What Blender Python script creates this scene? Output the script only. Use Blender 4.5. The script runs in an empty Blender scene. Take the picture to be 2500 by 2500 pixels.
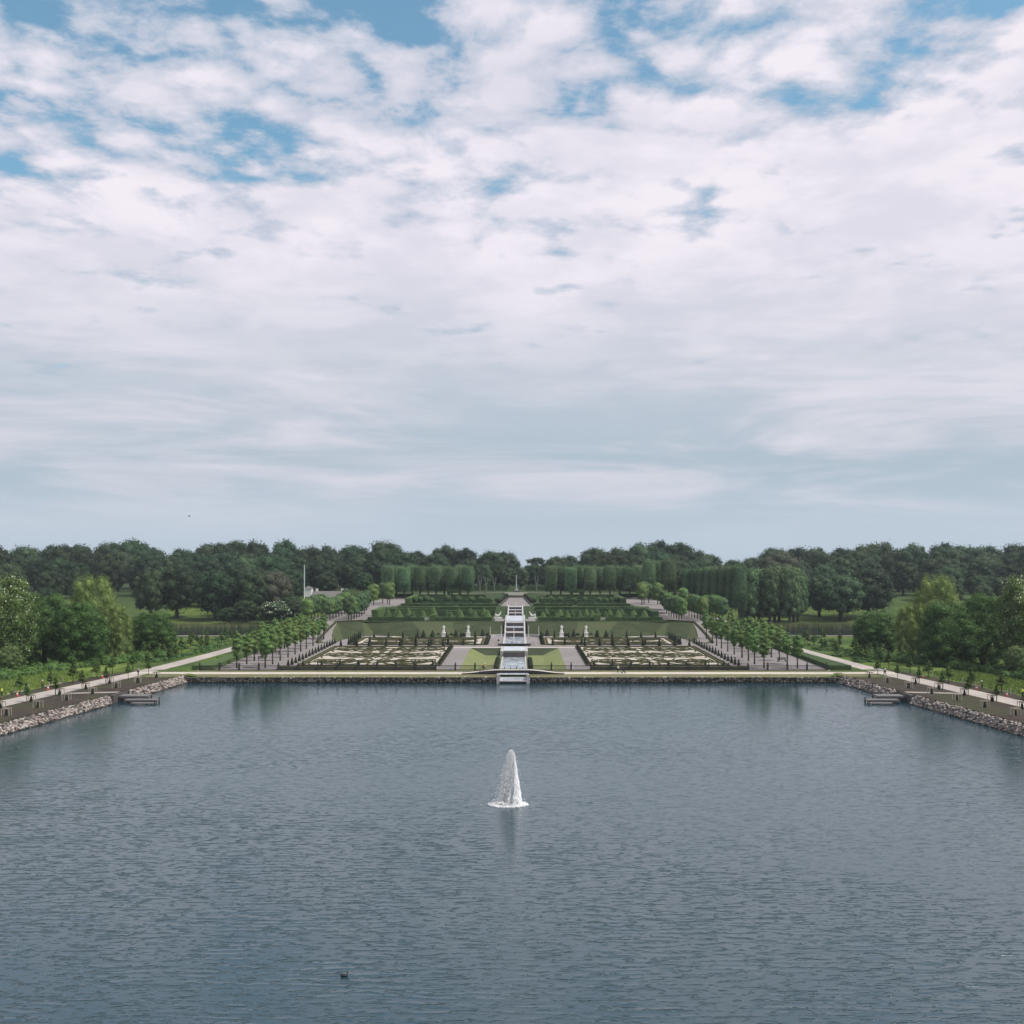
import bpy, bmesh, math, random
import numpy as np
from mathutils import Vector, Matrix, Euler

R = math.radians
scene = bpy.context.scene
col = scene.collection

# ------------------------------------------------------------------ camera
CAMZ = 25.1
cam_d = bpy.data.cameras.new('camera')
cam = bpy.data.objects.new('camera', cam_d)
col.objects.link(cam)
cam.location = (1.2, 0, CAMZ)
cam.rotation_euler = (R(90), 0, 0)
cam_d.sensor_width = 36
cam_d.lens = 36
cam_d.shift_x = -0.0068
cam_d.shift_y = 0.046
cam_d.clip_start = 0.5
cam_d.clip_end = 6000
scene.camera = cam

# ------------------------------------------------------------------ world
SUN_EL, SUN_AZ = R(57), R(104)         # azimuth from +Y (ahead) towards +X
scene.view_settings.view_transform = 'Standard'
scene.view_settings.look = 'None'
scene.view_settings.gamma = 1
scene.view_settings.exposure = 0.5
scene.view_settings.use_curve_mapping = False

world = bpy.data.worlds.new('World')
scene.world = world
world.use_nodes = True
WN, WL = world.node_tree.nodes, world.node_tree.links
WN.clear()


def mk(nt, typ, **kw):
    n = nt.nodes.new(typ)
    for k, v in kw.items():
        if k == 'inp':
            for a, b in v.items():
                n.inputs[a].default_value = b
        else:
            setattr(n, k, v)
    return n


def math_node(nt, op, a, b=None, c=None, clamp=False):
    n = nt.nodes.new('ShaderNodeMath')
    n.operation = op
    n.use_clamp = clamp
    for i, v in enumerate((a, b, c)):
        if v is None:
            continue
        if isinstance(v, (int, float)):
            n.inputs[i].default_value = v
        else:
            nt.links.new(v, n.inputs[i])
    return n.outputs[0]


def maprange(nt, v, a, b, c=0.0, d=1.0, smooth=True):
    n = nt.nodes.new('ShaderNodeMapRange')
    n.interpolation_type = 'SMOOTHSTEP' if smooth else 'LINEAR'
    nt.links.new(v, n.inputs['Value'])
    for k, x in zip(('From Min', 'From Max', 'To Min', 'To Max'), (a, b, c, d)):
        if isinstance(x, (int, float)):
            n.inputs[k].default_value = x
        else:
            nt.links.new(x, n.inputs[k])
    return n.outputs[0]


def mixc(nt, f, a, b, mode='MIX'):
    n = nt.nodes.new('ShaderNodeMix')
    n.data_type = 'RGBA'
    n.blend_type = mode
    n.clamp_factor = True
    for s, v in ((n.inputs[0], f), (n.inputs[6], a), (n.inputs[7], b)):
        if isinstance(v, (int, float)):
            s.default_value = v
        elif isinstance(v, tuple):
            s.default_value = (v[0], v[1], v[2], 1)
        else:
            nt.links.new(v, s)
    return n.outputs[2]


def noise(nt, vec, scale, detail=4, rough=0.5, dist=0.0, dims='3D'):
    n = nt.nodes.new('ShaderNodeTexNoise')
    n.noise_dimensions = dims
    n.inputs['Scale'].default_value = scale
    n.inputs['Detail'].default_value = detail
    n.inputs['Roughness'].default_value = rough
    n.inputs['Distortion'].default_value = dist
    if vec is not None:
        nt.links.new(vec, n.inputs['Vector'])
    return n.outputs['Fac']


SKYP = (11.3, 0.4, 0.40, 0.75, 0.42, 9.0)


def build_world():
    nt = world.node_tree
    out = mk(nt, 'ShaderNodeOutputWorld')
    bg = mk(nt, 'ShaderNodeBackground')
    sky = mk(nt, 'ShaderNodeTexSky')
    sky.sky_type = 'NISHITA'
    sky.sun_disc = False
    sky.sun_elevation = SUN_EL
    sky.sun_rotation = SUN_AZ
    sky.altitude = 50
    sky.air_density = 1.0
    sky.dust_density = 0.6
    sky.ozone_density = 2.0
    tc = mk(nt, 'ShaderNodeTexCoord')
    sep = mk(nt, 'ShaderNodeSeparateXYZ')
    nt.links.new(tc.outputs['Generated'], sep.inputs[0])
    X, Y, Z = sep.outputs
    zc = math_node(nt, 'MAXIMUM', Z, 0.0)
    den = math_node(nt, 'ADD', zc, 0.10)
    px = math_node(nt, 'DIVIDE', X, den)
    py = math_node(nt, 'DIVIDE', Y, den)
    comb = mk(nt, 'ShaderNodeCombineXYZ')
    nt.links.new(px, comb.inputs[0])
    nt.links.new(py, comb.inputs[1])
    P = comb.outputs[0]
    mp = mk(nt, 'ShaderNodeMapping')
    mp.inputs['Location'].default_value = (SKYP[0], SKYP[1], 0.0)
    nt.links.new(P, mp.inputs['Vector'])
    P = mp.outputs[0]
    big = noise(nt, P, 1.1, 3, 0.5)
    lump = noise(nt, P, 3.6, 9, 0.60, 0.2)
    fine = noise(nt, P, 14.0, 7, 0.62, 0.1)
    v = nt.nodes.new('ShaderNodeTexVoronoi')
    v.feature = 'SMOOTH_F1'
    v.inputs['Scale'].default_value = SKYP[5]
    v.inputs['Smoothness'].default_value = 0.6
    # warp the voronoi a little
    wv = mk(nt, 'ShaderNodeVectorMath', operation='ADD')
    nt.links.new(P, wv.inputs[0])
    nn = mk(nt, 'ShaderNodeTexNoise', inp={'Scale': 7.0, 'Detail': 5.0})
    nt.links.new(P, nn.inputs['Vector'])
    sc = mk(nt, 'ShaderNodeVectorMath', operation='SCALE')
    nt.links.new(nn.outputs['Color'], sc.inputs[0])
    sc.inputs['Scale'].default_value = 0.16
    nt.links.new(sc.outputs[0], wv.inputs[1])
    nt.links.new(wv.outputs[0], v.inputs['Vector'])
    cell = v.outputs['Distance']
    # density of the cloud sheet
    d = math_node(nt, 'MULTIPLY', lump, 1.0)
    d = math_node(nt, 'MULTIPLY_ADD', big, 0.70, d)
    d = math_node(nt, 'MULTIPLY_ADD', cell, -SKYP[4], d)
    d = math_node(nt, 'MULTIPLY_ADD', fine, 0.34, d)
    th = maprange(nt, Z, 0.16, 0.46, SKYP[2], SKYP[3], smooth=False)
    th = math_node(nt, 'ADD', th, math_node(nt, 'MULTIPLY', X, -0.10))
    th = math_node(nt, 'ADD', th, maprange(nt, Z, 0.55, 0.8, 0.0, -0.3))  # extra cloud in the unseen overhead sky, added to lift ambient light
    dd = math_node(nt, 'SUBTRACT', d, th)
    mask = maprange(nt, dd, -0.10, 0.055, 0.08, 1.0)
    shade = maprange(nt, dd, -0.02, 0.24)
    mp2 = mk(nt, 'ShaderNodeMapping')
    mp2.inputs['Scale'].default_value = (1.6, 1.6, 12.0)
    nt.links.new(tc.outputs['Generated'], mp2.inputs['Vector'])
    band = noise(nt, mp2.outputs[0], 1.7, 7, 0.6, 0.5)
    lowc = mixc(nt, maprange(nt, band, 0.38, 0.66), (0.41, 0.495, 0.575), (0.66, 0.66, 0.73))
    hic = mixc(nt, shade, (0.43, 0.51, 0.63), (0.84, 0.79, 0.86))
    under = maprange(nt, noise(nt, P, 2.6, 7, 0.6, 0.2), 0.38, 0.62)
    hic = mixc(nt, math_node(nt, 'MULTIPLY', under, 0.55), hic, (0.56, 0.58, 0.68))
    hz = maprange(nt, Z, 0.08, 0.32)
    cloud = mixc(nt, hz, lowc, hic)
    hor = maprange(nt, Z, 0.0, 0.10)
    cloud = mixc(nt, hor, (0.47, 0.55, 0.64), cloud)
    mk2 = math_node(nt, 'MAXIMUM', mask, maprange(nt, Z, 0.24, 0.12))
    # clear air between the clouds: nishita, toned to a soft cyan
    skyt = mixc(nt, 1.0, sky.outputs[0], (0.86, 1.20, 1.08), 'MULTIPLY')
    cs = mk(nt, 'ShaderNodeVectorMath', operation='SCALE')
    nt.links.new(cloud, cs.inputs[0])
    cs.inputs['Scale'].default_value = 7.6
    fin = mixc(nt, mk2, skyt, cs.outputs[0])
    nt.links.new(fin, bg.inputs['Color'])
    bg.inputs['Strength'].default_value = 0.1
    nt.links.new(bg.outputs[0], out.inputs[0])


build_world()
scene.cycles.diffuse_bounces = 8
scene.cycles.sample_clamp_direct = 1.0
scene.cycles.sample_clamp_indirect = 4.0
world.cycles.sampling_method = 'MANUAL'
world.cycles.sample_map_resolution = 512

sun_d = bpy.data.lights.new('sun', 'SUN')
sun = bpy.data.objects.new('sun', sun_d)
col.objects.link(sun)
sun_d.energy = 3.1
sun_d.angle = R(10)
sun_d.color = (1.0, 0.96, 0.9)
sdir = Vector((math.sin(SUN_AZ) * math.cos(SUN_EL), math.cos(SUN_AZ) * math.cos(SUN_EL), math.sin(SUN_EL)))
sun.rotation_euler = sdir.to_track_quat('Z', 'Y').to_euler()
sun.location = (0, 100, 200)


# ------------------------------------------------------------------ tagging
def tag(o, label=None, cat=None, group=None, kind=None):
    if label: o['label'] = label
    if cat: o['category'] = cat
    if group: o['group'] = group
    if kind: o['kind'] = kind
    return o


def empty(name, loc=(0, 0, 0), rz=0.0):
    o = bpy.data.objects.new(name, None)
    o.empty_display_size = 0.2
    col.objects.link(o)
    o.location = loc
    o.rotation_euler = (0, 0, rz)
    return o


CH = {}


def setparent(o, p):
    o.parent = p
    CH.setdefault(p, []).append(o)


def copy_tree(o, parent=None):
    c = o.copy()
    col.objects.link(c)
    if parent is not None:
        setparent(c, parent)
    for ch in list(CH.get(o, [])):
        copy_tree(ch, c)
    return c


ORD = ['', 'first', 'second', 'third', 'fourth', 'fifth', 'sixth', 'seventh', 'eighth', 'ninth', 'tenth',
       'eleventh', 'twelfth', 'thirteenth', 'fourteenth', 'fifteenth', 'sixteenth', 'seventeenth', 'eighteenth',
       'nineteenth', 'twentieth']
TENS = {20: 'twenty', 30: 'thirty', 40: 'forty', 50: 'fifty', 60: 'sixty', 70: 'seventy'}


def nth(n):
    if n <= 20: return ORD[n]
    t, u = divmod(n, 10)
    if u == 0: return TENS[t * 10][:-1] + 'ieth'
    return TENS[t * 10] + '-' + ORD[u]


# ------------------------------------------------------------------ mesh helper
class MB:
    def __init__(self):
        self.v, self.f, self.m = [], [], []

    def add(self, vs, fs, mi=0):
        n = len(self.v)
        self.v += [tuple(p) for p in vs]
        self.f += [tuple(i + n for i in f) for f in fs]
        self.m += [mi] * len(fs)
        return self

    def quad(self, a, b, c, d, mi=0):
        return self.add([a, b, c, d], [(0, 1, 2, 3)], mi)

    def rect(self, x0, y0, x1, y1, zf, mi=0, nx=1, ny=1):
        vs = []
        for j in range(ny + 1):
            for i in range(nx + 1):
                x = x0 + (x1 - x0) * i / nx
                y = y0 + (y1 - y0) * j / ny
                vs.append((x, y, zf(x, y) if callable(zf) else zf))
        fs = [(j * (nx + 1) + i, j * (nx + 1) + i + 1, (j + 1) * (nx + 1) + i + 1, (j + 1) * (nx + 1) + i)
              for j in range(ny) for i in range(nx)]
        return self.add(vs, fs, mi)

    def box(self, c, s, rz=0.0, mi=0, taper=1.0, rot=None):
        hx, hy, hz = s[0] / 2, s[1] / 2, s[2] / 2
        M = (rot if rot is not None else Matrix.Rotation(rz, 3, 'Z'))
        vs = []
        for z, t in ((-hz, 1), (hz, taper)):
            for x, y in ((-hx, -hy), (hx, -hy), (hx, hy), (-hx, hy)):
                p = M @ Vector((x * t, y * t, z))
                vs.append((p.x + c[0], p.y + c[1], p.z + c[2]))
        return self.add(vs, [(0, 3, 2, 1), (4, 5, 6, 7), (0, 1, 5, 4), (1, 2, 6, 5), (2, 3, 7, 6), (3, 0, 4, 7)], mi)

    def tube(self, pts, rad, n=6, mi=0, cap=True):
        pts = [Vector(p) for p in pts]
        if isinstance(rad, (int, float)): rad = [rad] * len(pts)
        vs = []
        for i, p in enumerate(pts):
            t = (pts[min(i + 1, len(pts) - 1)] - pts[max(i - 1, 0)]).normalized()
            a = Vector((0, 0, 1)) if abs(t.z) < 0.9 else Vector((1, 0, 0))
            u = t.cross(a).normalized()
            w = t.cross(u)
            for k in range(n):
                an = 2 * math.pi * k / n
                vs.append(p + (u * math.cos(an) + w * math.sin(an)) * rad[i])
        fs = []
        for i in range(len(pts) - 1):
            for k in range(n):
                a, b = i * n + k, i * n + (k + 1) % n
                fs.append((a, b, b + n, a + n))
        if cap:
            fs.append(tuple(range(n))[::-1])
            fs.append(tuple(range((len(pts) - 1) * n, len(pts) * n)))
        return self.add(vs, fs, mi)

    def lathe(self, prof, c=(0, 0, 0), n=12, mi=0, jit=0.0, rnd=None, sx=1.0, sy=1.0):
        vs = []
        for r, z in prof:
            for k in range(n):
                an = 2 * math.pi * k / n
                rr = r * (1 + (rnd.uniform(-jit, jit) if rnd and jit else 0))
                vs.append((c[0] + rr * math.cos(an) * sx, c[1] + rr * math.sin(an) * sy, c[2] + z))
        fs = []
        for i in range(len(prof) - 1):
            for k in range(n):
                a, b = i * n + k, i * n + (k + 1) % n
                fs.append((a, b, b + n, a + n))
        fs.append(tuple(range(n))[::-1])
        fs.append(tuple(range((len(prof) - 1) * n, len(prof) * n)))
        return self.add(vs, fs, mi)

    def build(self, name, mats, parent=None, loc=None, smooth=False):
        me = bpy.data.meshes.new(name)
        me.from_pydata(self.v, [], self.f)
        if not isinstance(mats, (list, tuple)): mats = [mats]
        for m in mats: me.materials.append(m)
        if len(mats) > 1:
            me.polygons.foreach_set('material_index', self.m)
        if smooth:
            me.polygons.foreach_set('use_smooth', [True] * len(self.f))
        me.update()
        o = bpy.data.objects.new(name, me)
        col.objects.link(o)
        if parent is not None: setparent(o, parent)
        if loc is not None: o.location = loc
        return o


def icosphere(sub=1):
    bm = bmesh.new()
    bmesh.ops.create_icosphere(bm, subdivisions=sub, radius=1)
    v = np.array([p.co[:] for p in bm.verts])
    f = np.array([[q.index for q in p.verts] for p in bm.faces])
    bm.free()
    return v, f


ICO1, ICO2 = icosphere(1), icosphere(2)


def cube_grid(n=4):
    bm = bmesh.new()
    bmesh.ops.create_cube(bm, size=2)
    bmesh.ops.subdivide_edges(bm, edges=bm.edges[:], cuts=n, use_grid_fill=True)
    bmesh.ops.triangulate(bm, faces=bm.faces[:])
    v = np.array([p.co[:] for p in bm.verts])
    v /= np.linalg.norm(v, axis=1)[:, None]
    f = np.array([[q.index for q in p.verts] for p in bm.faces])
    bm.free()
    return v, f


CUBE = cube_grid()


def np_mesh(name, V, F, mats, MI=None, smooth=False, normals=None):
    """V (n,3), F (m,k) numpy -> mesh"""
    me = bpy.data.meshes.new(name)
    nv, nf, k = len(V), len(F), F.shape[1]
    me.vertices.add(nv)
    me.vertices.foreach_set('co', V.astype(np.float32).ravel())
    me.loops.add(nf * k)
    me.loops.foreach_set('vertex_index', F.astype(np.int32).ravel())
    me.polygons.add(nf)
    me.polygons.foreach_set('loop_start', np.arange(0, nf * k, k, dtype=np.int32))
    me.polygons.foreach_set('loop_total', np.full(nf, k, dtype=np.int32))
    if not isinstance(mats, (list, tuple)): mats = [mats]
    for m in mats: me.materials.append(m)
    if MI is not None: me.polygons.foreach_set('material_index', MI.astype(np.int32))
    me.update(calc_edges=True)
    me.validate()
    if smooth or normals is not None:
        me.polygons.foreach_set('use_smooth', np.ones(nf, dtype=bool))
    if normals is not None:
        me.normals_split_custom_set_from_vertices(normals.tolist())
    return me


# ------------------------------------------------------------------ materials
MATS = {}


def mat(name, fn):
    if name in MATS: return MATS[name]
    m = bpy.data.materials.new(name)
    m.use_nodes = True
    nt = m.node_tree
    nt.nodes.clear()
    out = nt.nodes.new('ShaderNodeOutputMaterial')
    fn(nt, out)
    MATS[name] = m
    return m


def principled(nt, out, color=None, rough=0.8, spec=0.3, bump=None, bdist=0.1, bstr=0.5):
    p = nt.nodes.new('ShaderNodeBsdfPrincipled')
    if isinstance(color, tuple): p.inputs['Base Color'].default_value = (*color, 1)
    elif color is not None: nt.links.new(color, p.inputs['Base Color'])
    if isinstance(rough, (int, float)): p.inputs['Roughness'].default_value = rough
    else: nt.links.new(rough, p.inputs['Roughness'])
    p.inputs['Specular IOR Level'].default_value = spec
    if bump is not None:
        b = nt.nodes.new('ShaderNodeBump')
        b.inputs['Strength'].default_value = bstr
        b.inputs['Distance'].default_value = bdist
        nt.links.new(bump, b.inputs['Height'])
        nt.links.new(b.outputs[0], p.inputs['Normal'])
    nt.links.new(p.outputs[0], out.inputs[0])
    return p


def pos(nt, scale=None):
    g = nt.nodes.new('ShaderNodeNewGeometry')
    if scale is None: return g.outputs['Position']
    m = nt.nodes.new('ShaderNodeMapping')
    m.inputs['Scale'].default_value = scale
    nt.links.new(g.outputs['Position'], m.inputs['Vector'])
    return m.outputs[0]


def simple(name, c1, c2, scale=3.0, rough=0.8, spec=0.2, detail=5, lo=0.35, hi=0.65, bd=0.03, bs=0.4, big=None, sv=None):
    """surface with its own mottling; big = (scale, factor colour) larger patches"""
    def fn(nt, out):
        P = pos(nt, sv)
        n = noise(nt, P, scale, detail, 0.6)
        c = mixc(nt, maprange(nt, n, lo, hi), c1, c2)
        if big:
            nb = noise(nt, P, big[0], 3, 0.5)
            c = mixc(nt, maprange(nt, nb, 0.4, 0.65, 0, big[2]), c, big[1])
        principled(nt, out, c, rough, spec, noise(nt, P, scale * 2.2, 4, 0.6), bd, bs)
    return mat(name, fn)


def leafmat(name, dark, light, hue_var=0.02, val_var=0.25, trans=0.25, nscale=0.35, rough=0.6):
    def fn(nt, out):
        oi = nt.nodes.new('ShaderNodeObjectInfo')
        tc = nt.nodes.new('ShaderNodeTexCoord')
        n1 = noise(nt, tc.outputs['Object'], nscale, 3, 0.6)
        n2 = noise(nt, tc.outputs['Object'], nscale * 6, 2, 0.6)
        g = nt.nodes.new('ShaderNodeNewGeometry')
        f = math_node(nt, 'MULTIPLY_ADD', n2, 0.35, n1)
        f = math_node(nt, 'MULTIPLY_ADD', g.outputs['Random Per Island'], 0.22, f)
        c = mixc(nt, maprange(nt, f, 0.50, 0.95), dark, light)
        hs = nt.nodes.new('ShaderNodeHueSaturation')
        nt.links.new(c, hs.inputs['Color'])
        nt.links.new(maprange(nt, oi.outputs['Random'], 0, 1, 0.5 - hue_var, 0.5 + hue_var, False), hs.inputs['Hue'])
        r2 = math_node(nt, 'FRACT', math_node(nt, 'MULTIPLY', oi.outputs['Random'], 17.3))
        nt.links.new(maprange(nt, r2, 0, 1, 1 - val_var, 1 + val_var, False), hs.inputs['Value'])
        c = hs.outputs[0]
        d = nt.nodes.new('ShaderNodeBsdfPrincipled')
        nt.links.new(c, d.inputs['Base Color'])
        d.inputs['Roughness'].default_value = rough
        d.inputs['Specular IOR Level'].default_value = 0.15
        t = nt.nodes.new('ShaderNodeBsdfTranslucent')
        nt.links.new(c, t.inputs['Color'])
        mx = nt.nodes.new('ShaderNodeMixShader')
        mx.inputs[0].default_value = trans
        nt.links.new(d.outputs[0], mx.inputs[1])
        nt.links.new(t.outputs[0], mx.inputs[2])
        nt.links.new(mx.outputs[0], out.inputs[0])
    return mat(name, fn)


def M_water(name='water', calm=1.0, base=(0.007, 0.030, 0.040)):
    def fn(nt, out):
        P = pos(nt)
        mp = nt.nodes.new('ShaderNodeMapping')
        mp.inputs['Scale'].default_value = (0.42, 1.0, 1.0)
        mp.inputs['Rotation'].default_value = (0, 0, R(6))
        nt.links.new(P, mp.inputs['Vector'])
        a = noise(nt, mp.outputs[0], 2.9, 3, 0.6, 0.25)
        b = noise(nt, mp.outputs[0], 5.5, 2, 0.5, 0.2)
        mp2 = nt.nodes.new('ShaderNodeMapping')
        mp2.inputs['Scale'].default_value = (0.22, 1.0, 1.0)
        mp2.inputs['Rotation'].default_value = (0, 0, R(-8))
        nt.links.new(P, mp2.inputs['Vector'])
        w = noise(nt, mp2.outputs[0], 2.2, 2, 0.5, 0.5)
        # low smooth water with scattered short steep crests
        c1 = maprange(nt, a, 0.56, 0.70)
        c2 = maprange(nt, w, 0.55, 0.71)
        h = math_node(nt, 'MULTIPLY', c1, 0.46)
        h = math_node(nt, 'MULTIPLY_ADD', c2, 0.50, h)
        h = math_node(nt, 'MULTIPLY_ADD', b, 0.06, h)
        h = math_node(nt, 'MULTIPLY_ADD', a, 0.06, h)
        # wind patches: long diagonal belts of calmer and rougher water
        mp3 = nt.nodes.new('ShaderNodeMapping')
        mp3.inputs['Rotation'].default_value = (0, 0, R(24))
        mp3.inputs['Scale'].default_value = (0.45, 1.3, 1.0)
        nt.links.new(P, mp3.inputs['Vector'])
        patch = noise(nt, mp3.outputs[0], 0.022, 3, 0.5, 0.4)
        # a wind lane: past this slanting line the breeze drops and the water lies smoother
        sx = nt.nodes.new('ShaderNodeSeparateXYZ')
        nt.links.new(P, sx.inputs[0])
        line = math_node(nt, 'MULTIPLY_ADD', math_node(nt, 'MAXIMUM', sx.outputs[0], 0.0), -0.75, sx.outputs[1])
        line = math_node(nt, 'MULTIPLY_ADD', math_node(nt, 'MAXIMUM', sx.outputs[0], 0.0), 1.5, line)
        line = math_node(nt, 'MULTIPLY_ADD', math_node(nt, 'MINIMUM', sx.outputs[0], 0.0), 0.33, line)
        line = math_node(nt, 'MULTIPLY_ADD', patch, 50.0, line)
        lane = maprange(nt, line, 130.0, 117.0)
        gust = maprange(nt, patch, 0.50, 0.66)
        lane = math_node(nt, 'MULTIPLY_ADD', gust, 0.35, math_node(nt, 'MULTIPLY', lane, 0.8), clamp=True)
        amp = maprange(nt, lane, 0.0, 1.0, 0.32, 1.3, False)
        wt = nt.nodes.new('ShaderNodeTexWave')
        wt.wave_type = 'BANDS'
        wt.bands_direction = 'Y'
        wt.inputs['Scale'].default_value = 0.36
        wt.inputs['Distortion'].default_value = 11.0
        wt.inputs['Detail'].default_value = 3.0
        wt.inputs['Detail Scale'].default_value = 0.8
        mp4 = nt.nodes.new('ShaderNodeMapping')
        mp4.inputs['Rotation'].default_value = (0, 0, R(5))
        mp4.inputs['Scale'].default_value = (0.30, 1.0, 1.0)
        nt.links.new(P, mp4.inputs['Vector'])
        nt.links.new(mp4.outputs[0], wt.inputs['Vector'])
        wv_ = math_node(nt, 'POWER', wt.outputs['Fac'], 2.5)
        h = math_node(nt, 'MULTIPLY_ADD', math_node(nt, 'MULTIPLY', math_node(nt, 'MULTIPLY', wv_, maprange(nt, noise(nt, P, 0.16, 3, 0.6), 0.42, 0.62)), lane), 0.20, h)
        # rougher belts out towards the banks on the right
        b1 = nt.nodes.new('ShaderNodeBump')
        nt.links.new(math_node(nt, 'MULTIPLY', amp, 1.0 * calm), b1.inputs['Strength'])
        b1.inputs['Distance'].default_value = 0.082
        nt.links.new(h, b1.inputs['Height'])
        p = nt.nodes.new('ShaderNodeBsdfPrincipled')
        p.inputs['Base Color'].default_value = (*base, 1)
        p.inputs['IOR'].default_value = 1.9
        nt.links.new(maprange(nt, lane, 0.0, 1.0, 0.15, 0.11), p.inputs['Roughness'])
        p.inputs['Specular IOR Level'].default_value = 0.5
        p.inputs['Specular Tint'].default_value = (0.84, 0.97, 1.0, 1)
        nt.links.new(b1.outputs[0], p.inputs['Normal'])
        nt.links.new(p.outputs[0], out.inputs[0])
    return mat(name, fn)


WATER = M_water()
POND = M_water('pond_water', 0.25, (0.008, 0.014, 0.014))
BASIN = simple('basin_water', (0.50, 0.54, 0.58), (0.16, 0.20, 0.23), 1.6, 0.12, 0.6, 4, 0.38, 0.62, 0.08, 0.6, sv=(0.5, 0.45, 1))  # pale tone paints reflected sky into the water, dark mottling its ripples
GRASS = simple('grass', (0.028, 0.048, 0.018), (0.044, 0.066, 0.025), 0.5, 0.9, 0.1, 6, big=(0.08, (0.030, 0.050, 0.022), 0.8))
MEADOW = simple('meadow', (0.085, 0.140, 0.030), (0.150, 0.205, 0.050), 0.7, 0.9, 0.1, 6, big=(0.05, (0.07, 0.11, 0.03), 0.6), bd=0.2)
LAWN = simple('lawn', (0.125, 0.150, 0.058), (0.155, 0.185, 0.072), 0.9, 0.9, 0.1, 5, big=(0.12, (0.17, 0.18, 0.08), 0.6))
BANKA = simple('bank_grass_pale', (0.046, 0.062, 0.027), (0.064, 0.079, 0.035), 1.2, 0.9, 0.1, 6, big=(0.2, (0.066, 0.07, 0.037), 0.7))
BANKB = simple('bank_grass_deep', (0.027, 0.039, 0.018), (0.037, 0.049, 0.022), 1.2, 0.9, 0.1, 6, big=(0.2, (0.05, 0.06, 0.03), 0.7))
STRIP = simple('strip_grass', (0.115, 0.120, 0.055), (0.150, 0.150, 0.078), 0.8, 0.9, 0.1, 6, big=(0.1, (0.12, 0.11, 0.07), 0.7))
GRAVEL = simple('gravel', (0.165, 0.152, 0.145), (0.208, 0.193, 0.184), 2.5, 0.9, 0.1, 8, big=(0.07, (0.22, 0.20, 0.205), 0.7), bd=0.01)
PATH = simple('pale_gravel', (0.28, 0.255, 0.235), (0.345, 0.315, 0.29), 1.2, 0.9, 0.1, 8, big=(0.12, (0.39, 0.35, 0.31), 0.7), bd=0.01)
LPATH = simple('limestone_gravel', (0.38, 0.355, 0.315), (0.46, 0.43, 0.38), 1.2, 0.9, 0.1, 6, big=(0.12, (0.5, 0.47, 0.4), 0.6), bd=0.01)
PSAND = simple('parterre_sand', (0.34, 0.31, 0.265), (0.42, 0.385, 0.33), 1.5, 0.9, 0.1, 7, big=(0.2, (0.30, 0.27, 0.22), 0.7), bd=0.02)
SOIL = simple('soil', (0.038, 0.031, 0.026), (0.062, 0.051, 0.043), 1.0, 0.95, 0.05, 8, big=(0.10, (0.05, 0.055, 0.03), 0.7), bd=0.08)
WHITE = simple('pale_stone', (0.33, 0.32, 0.315), (0.44, 0.43, 0.42), 3.0, 0.6, 0.3, 5, big=(0.6, (0.30, 0.29, 0.28), 0.6))
DARKW = simple('wet_dark_stone', (0.035, 0.033, 0.035), (0.075, 0.070, 0.075), 3.0, 0.4, 0.4, 5, big=(0.8, (0.12, 0.07, 0.06), 0.4))
BLACK = simple('dark_painted_steel', (0.018, 0.018, 0.020), (0.03, 0.03, 0.03), 6, 0.5, 0.4)
WOODP = simple('pale_timber', (0.31, 0.28, 0.22), (0.40, 0.36, 0.29), 8, 0.8, 0.2)
WOODD = simple('weathered_timber', (0.045, 0.040, 0.038), (0.10, 0.09, 0.085), 5, 0.7, 0.3)
WOODG = simple('silvered_timber', (0.10, 0.098, 0.098), (0.17, 0.165, 0.165), 5, 0.7, 0.2)
BARK = simple('bark', (0.045, 0.036, 0.028), (0.085, 0.070, 0.055), 4, 0.9, 0.1)
BARKL = simple('pale_bark', (0.11, 0.125, 0.10), (0.18, 0.20, 0.165), 2, 0.9, 0.1)
MARBLE = simple('marble', (0.66, 0.65, 0.62), (0.78, 0.77, 0.74), 4, 0.5, 0.3, big=(1.5, (0.5, 0.49, 0.45), 0.5))
BOX = simple('box_hedge', (0.030, 0.038, 0.014), (0.062, 0.062, 0.026), 3.0, 0.9, 0.1, 5, bd=0.1)
BROWN = simple('bed_planting', (0.075, 0.066, 0.032), (0.120, 0.098, 0.050), 1.5, 0.95, 0.1, 6, bd=0.1)
YEW = simple('yew', (0.010, 0.015, 0.008), (0.026, 0.032, 0.016), 3.5, 0.85, 0.15, 5, bd=0.12, bs=0.8)
HEDGE = simple('hedge', (0.018, 0.040, 0.014), (0.042, 0.075, 0.026), 2.2, 0.85, 0.15, 6, bd=0.15, bs=0.8, big=(0.4, (0.055, 0.092, 0.032), 0.6))
HEDGEL = simple('young_hedge', (0.042, 0.078, 0.024), (0.080, 0.125, 0.040), 2.2, 0.85, 0.15, 6, bd=0.15, bs=0.8, big=(0.4, (0.05, 0.09, 0.025), 0.6))
RED = simple('red_plastic', (0.36, 0.06, 0.05), (0.44, 0.09, 0.07), 5, 0.5, 0.4)
ROOF = simple('grey_roof', (0.12, 0.115, 0.11), (0.17, 0.16, 0.155), 4, 0.8, 0.2)
PLASTER = simple('white_plaster', (0.68, 0.68, 0.66), (0.76, 0.76, 0.74), 2, 0.8, 0.2)


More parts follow.
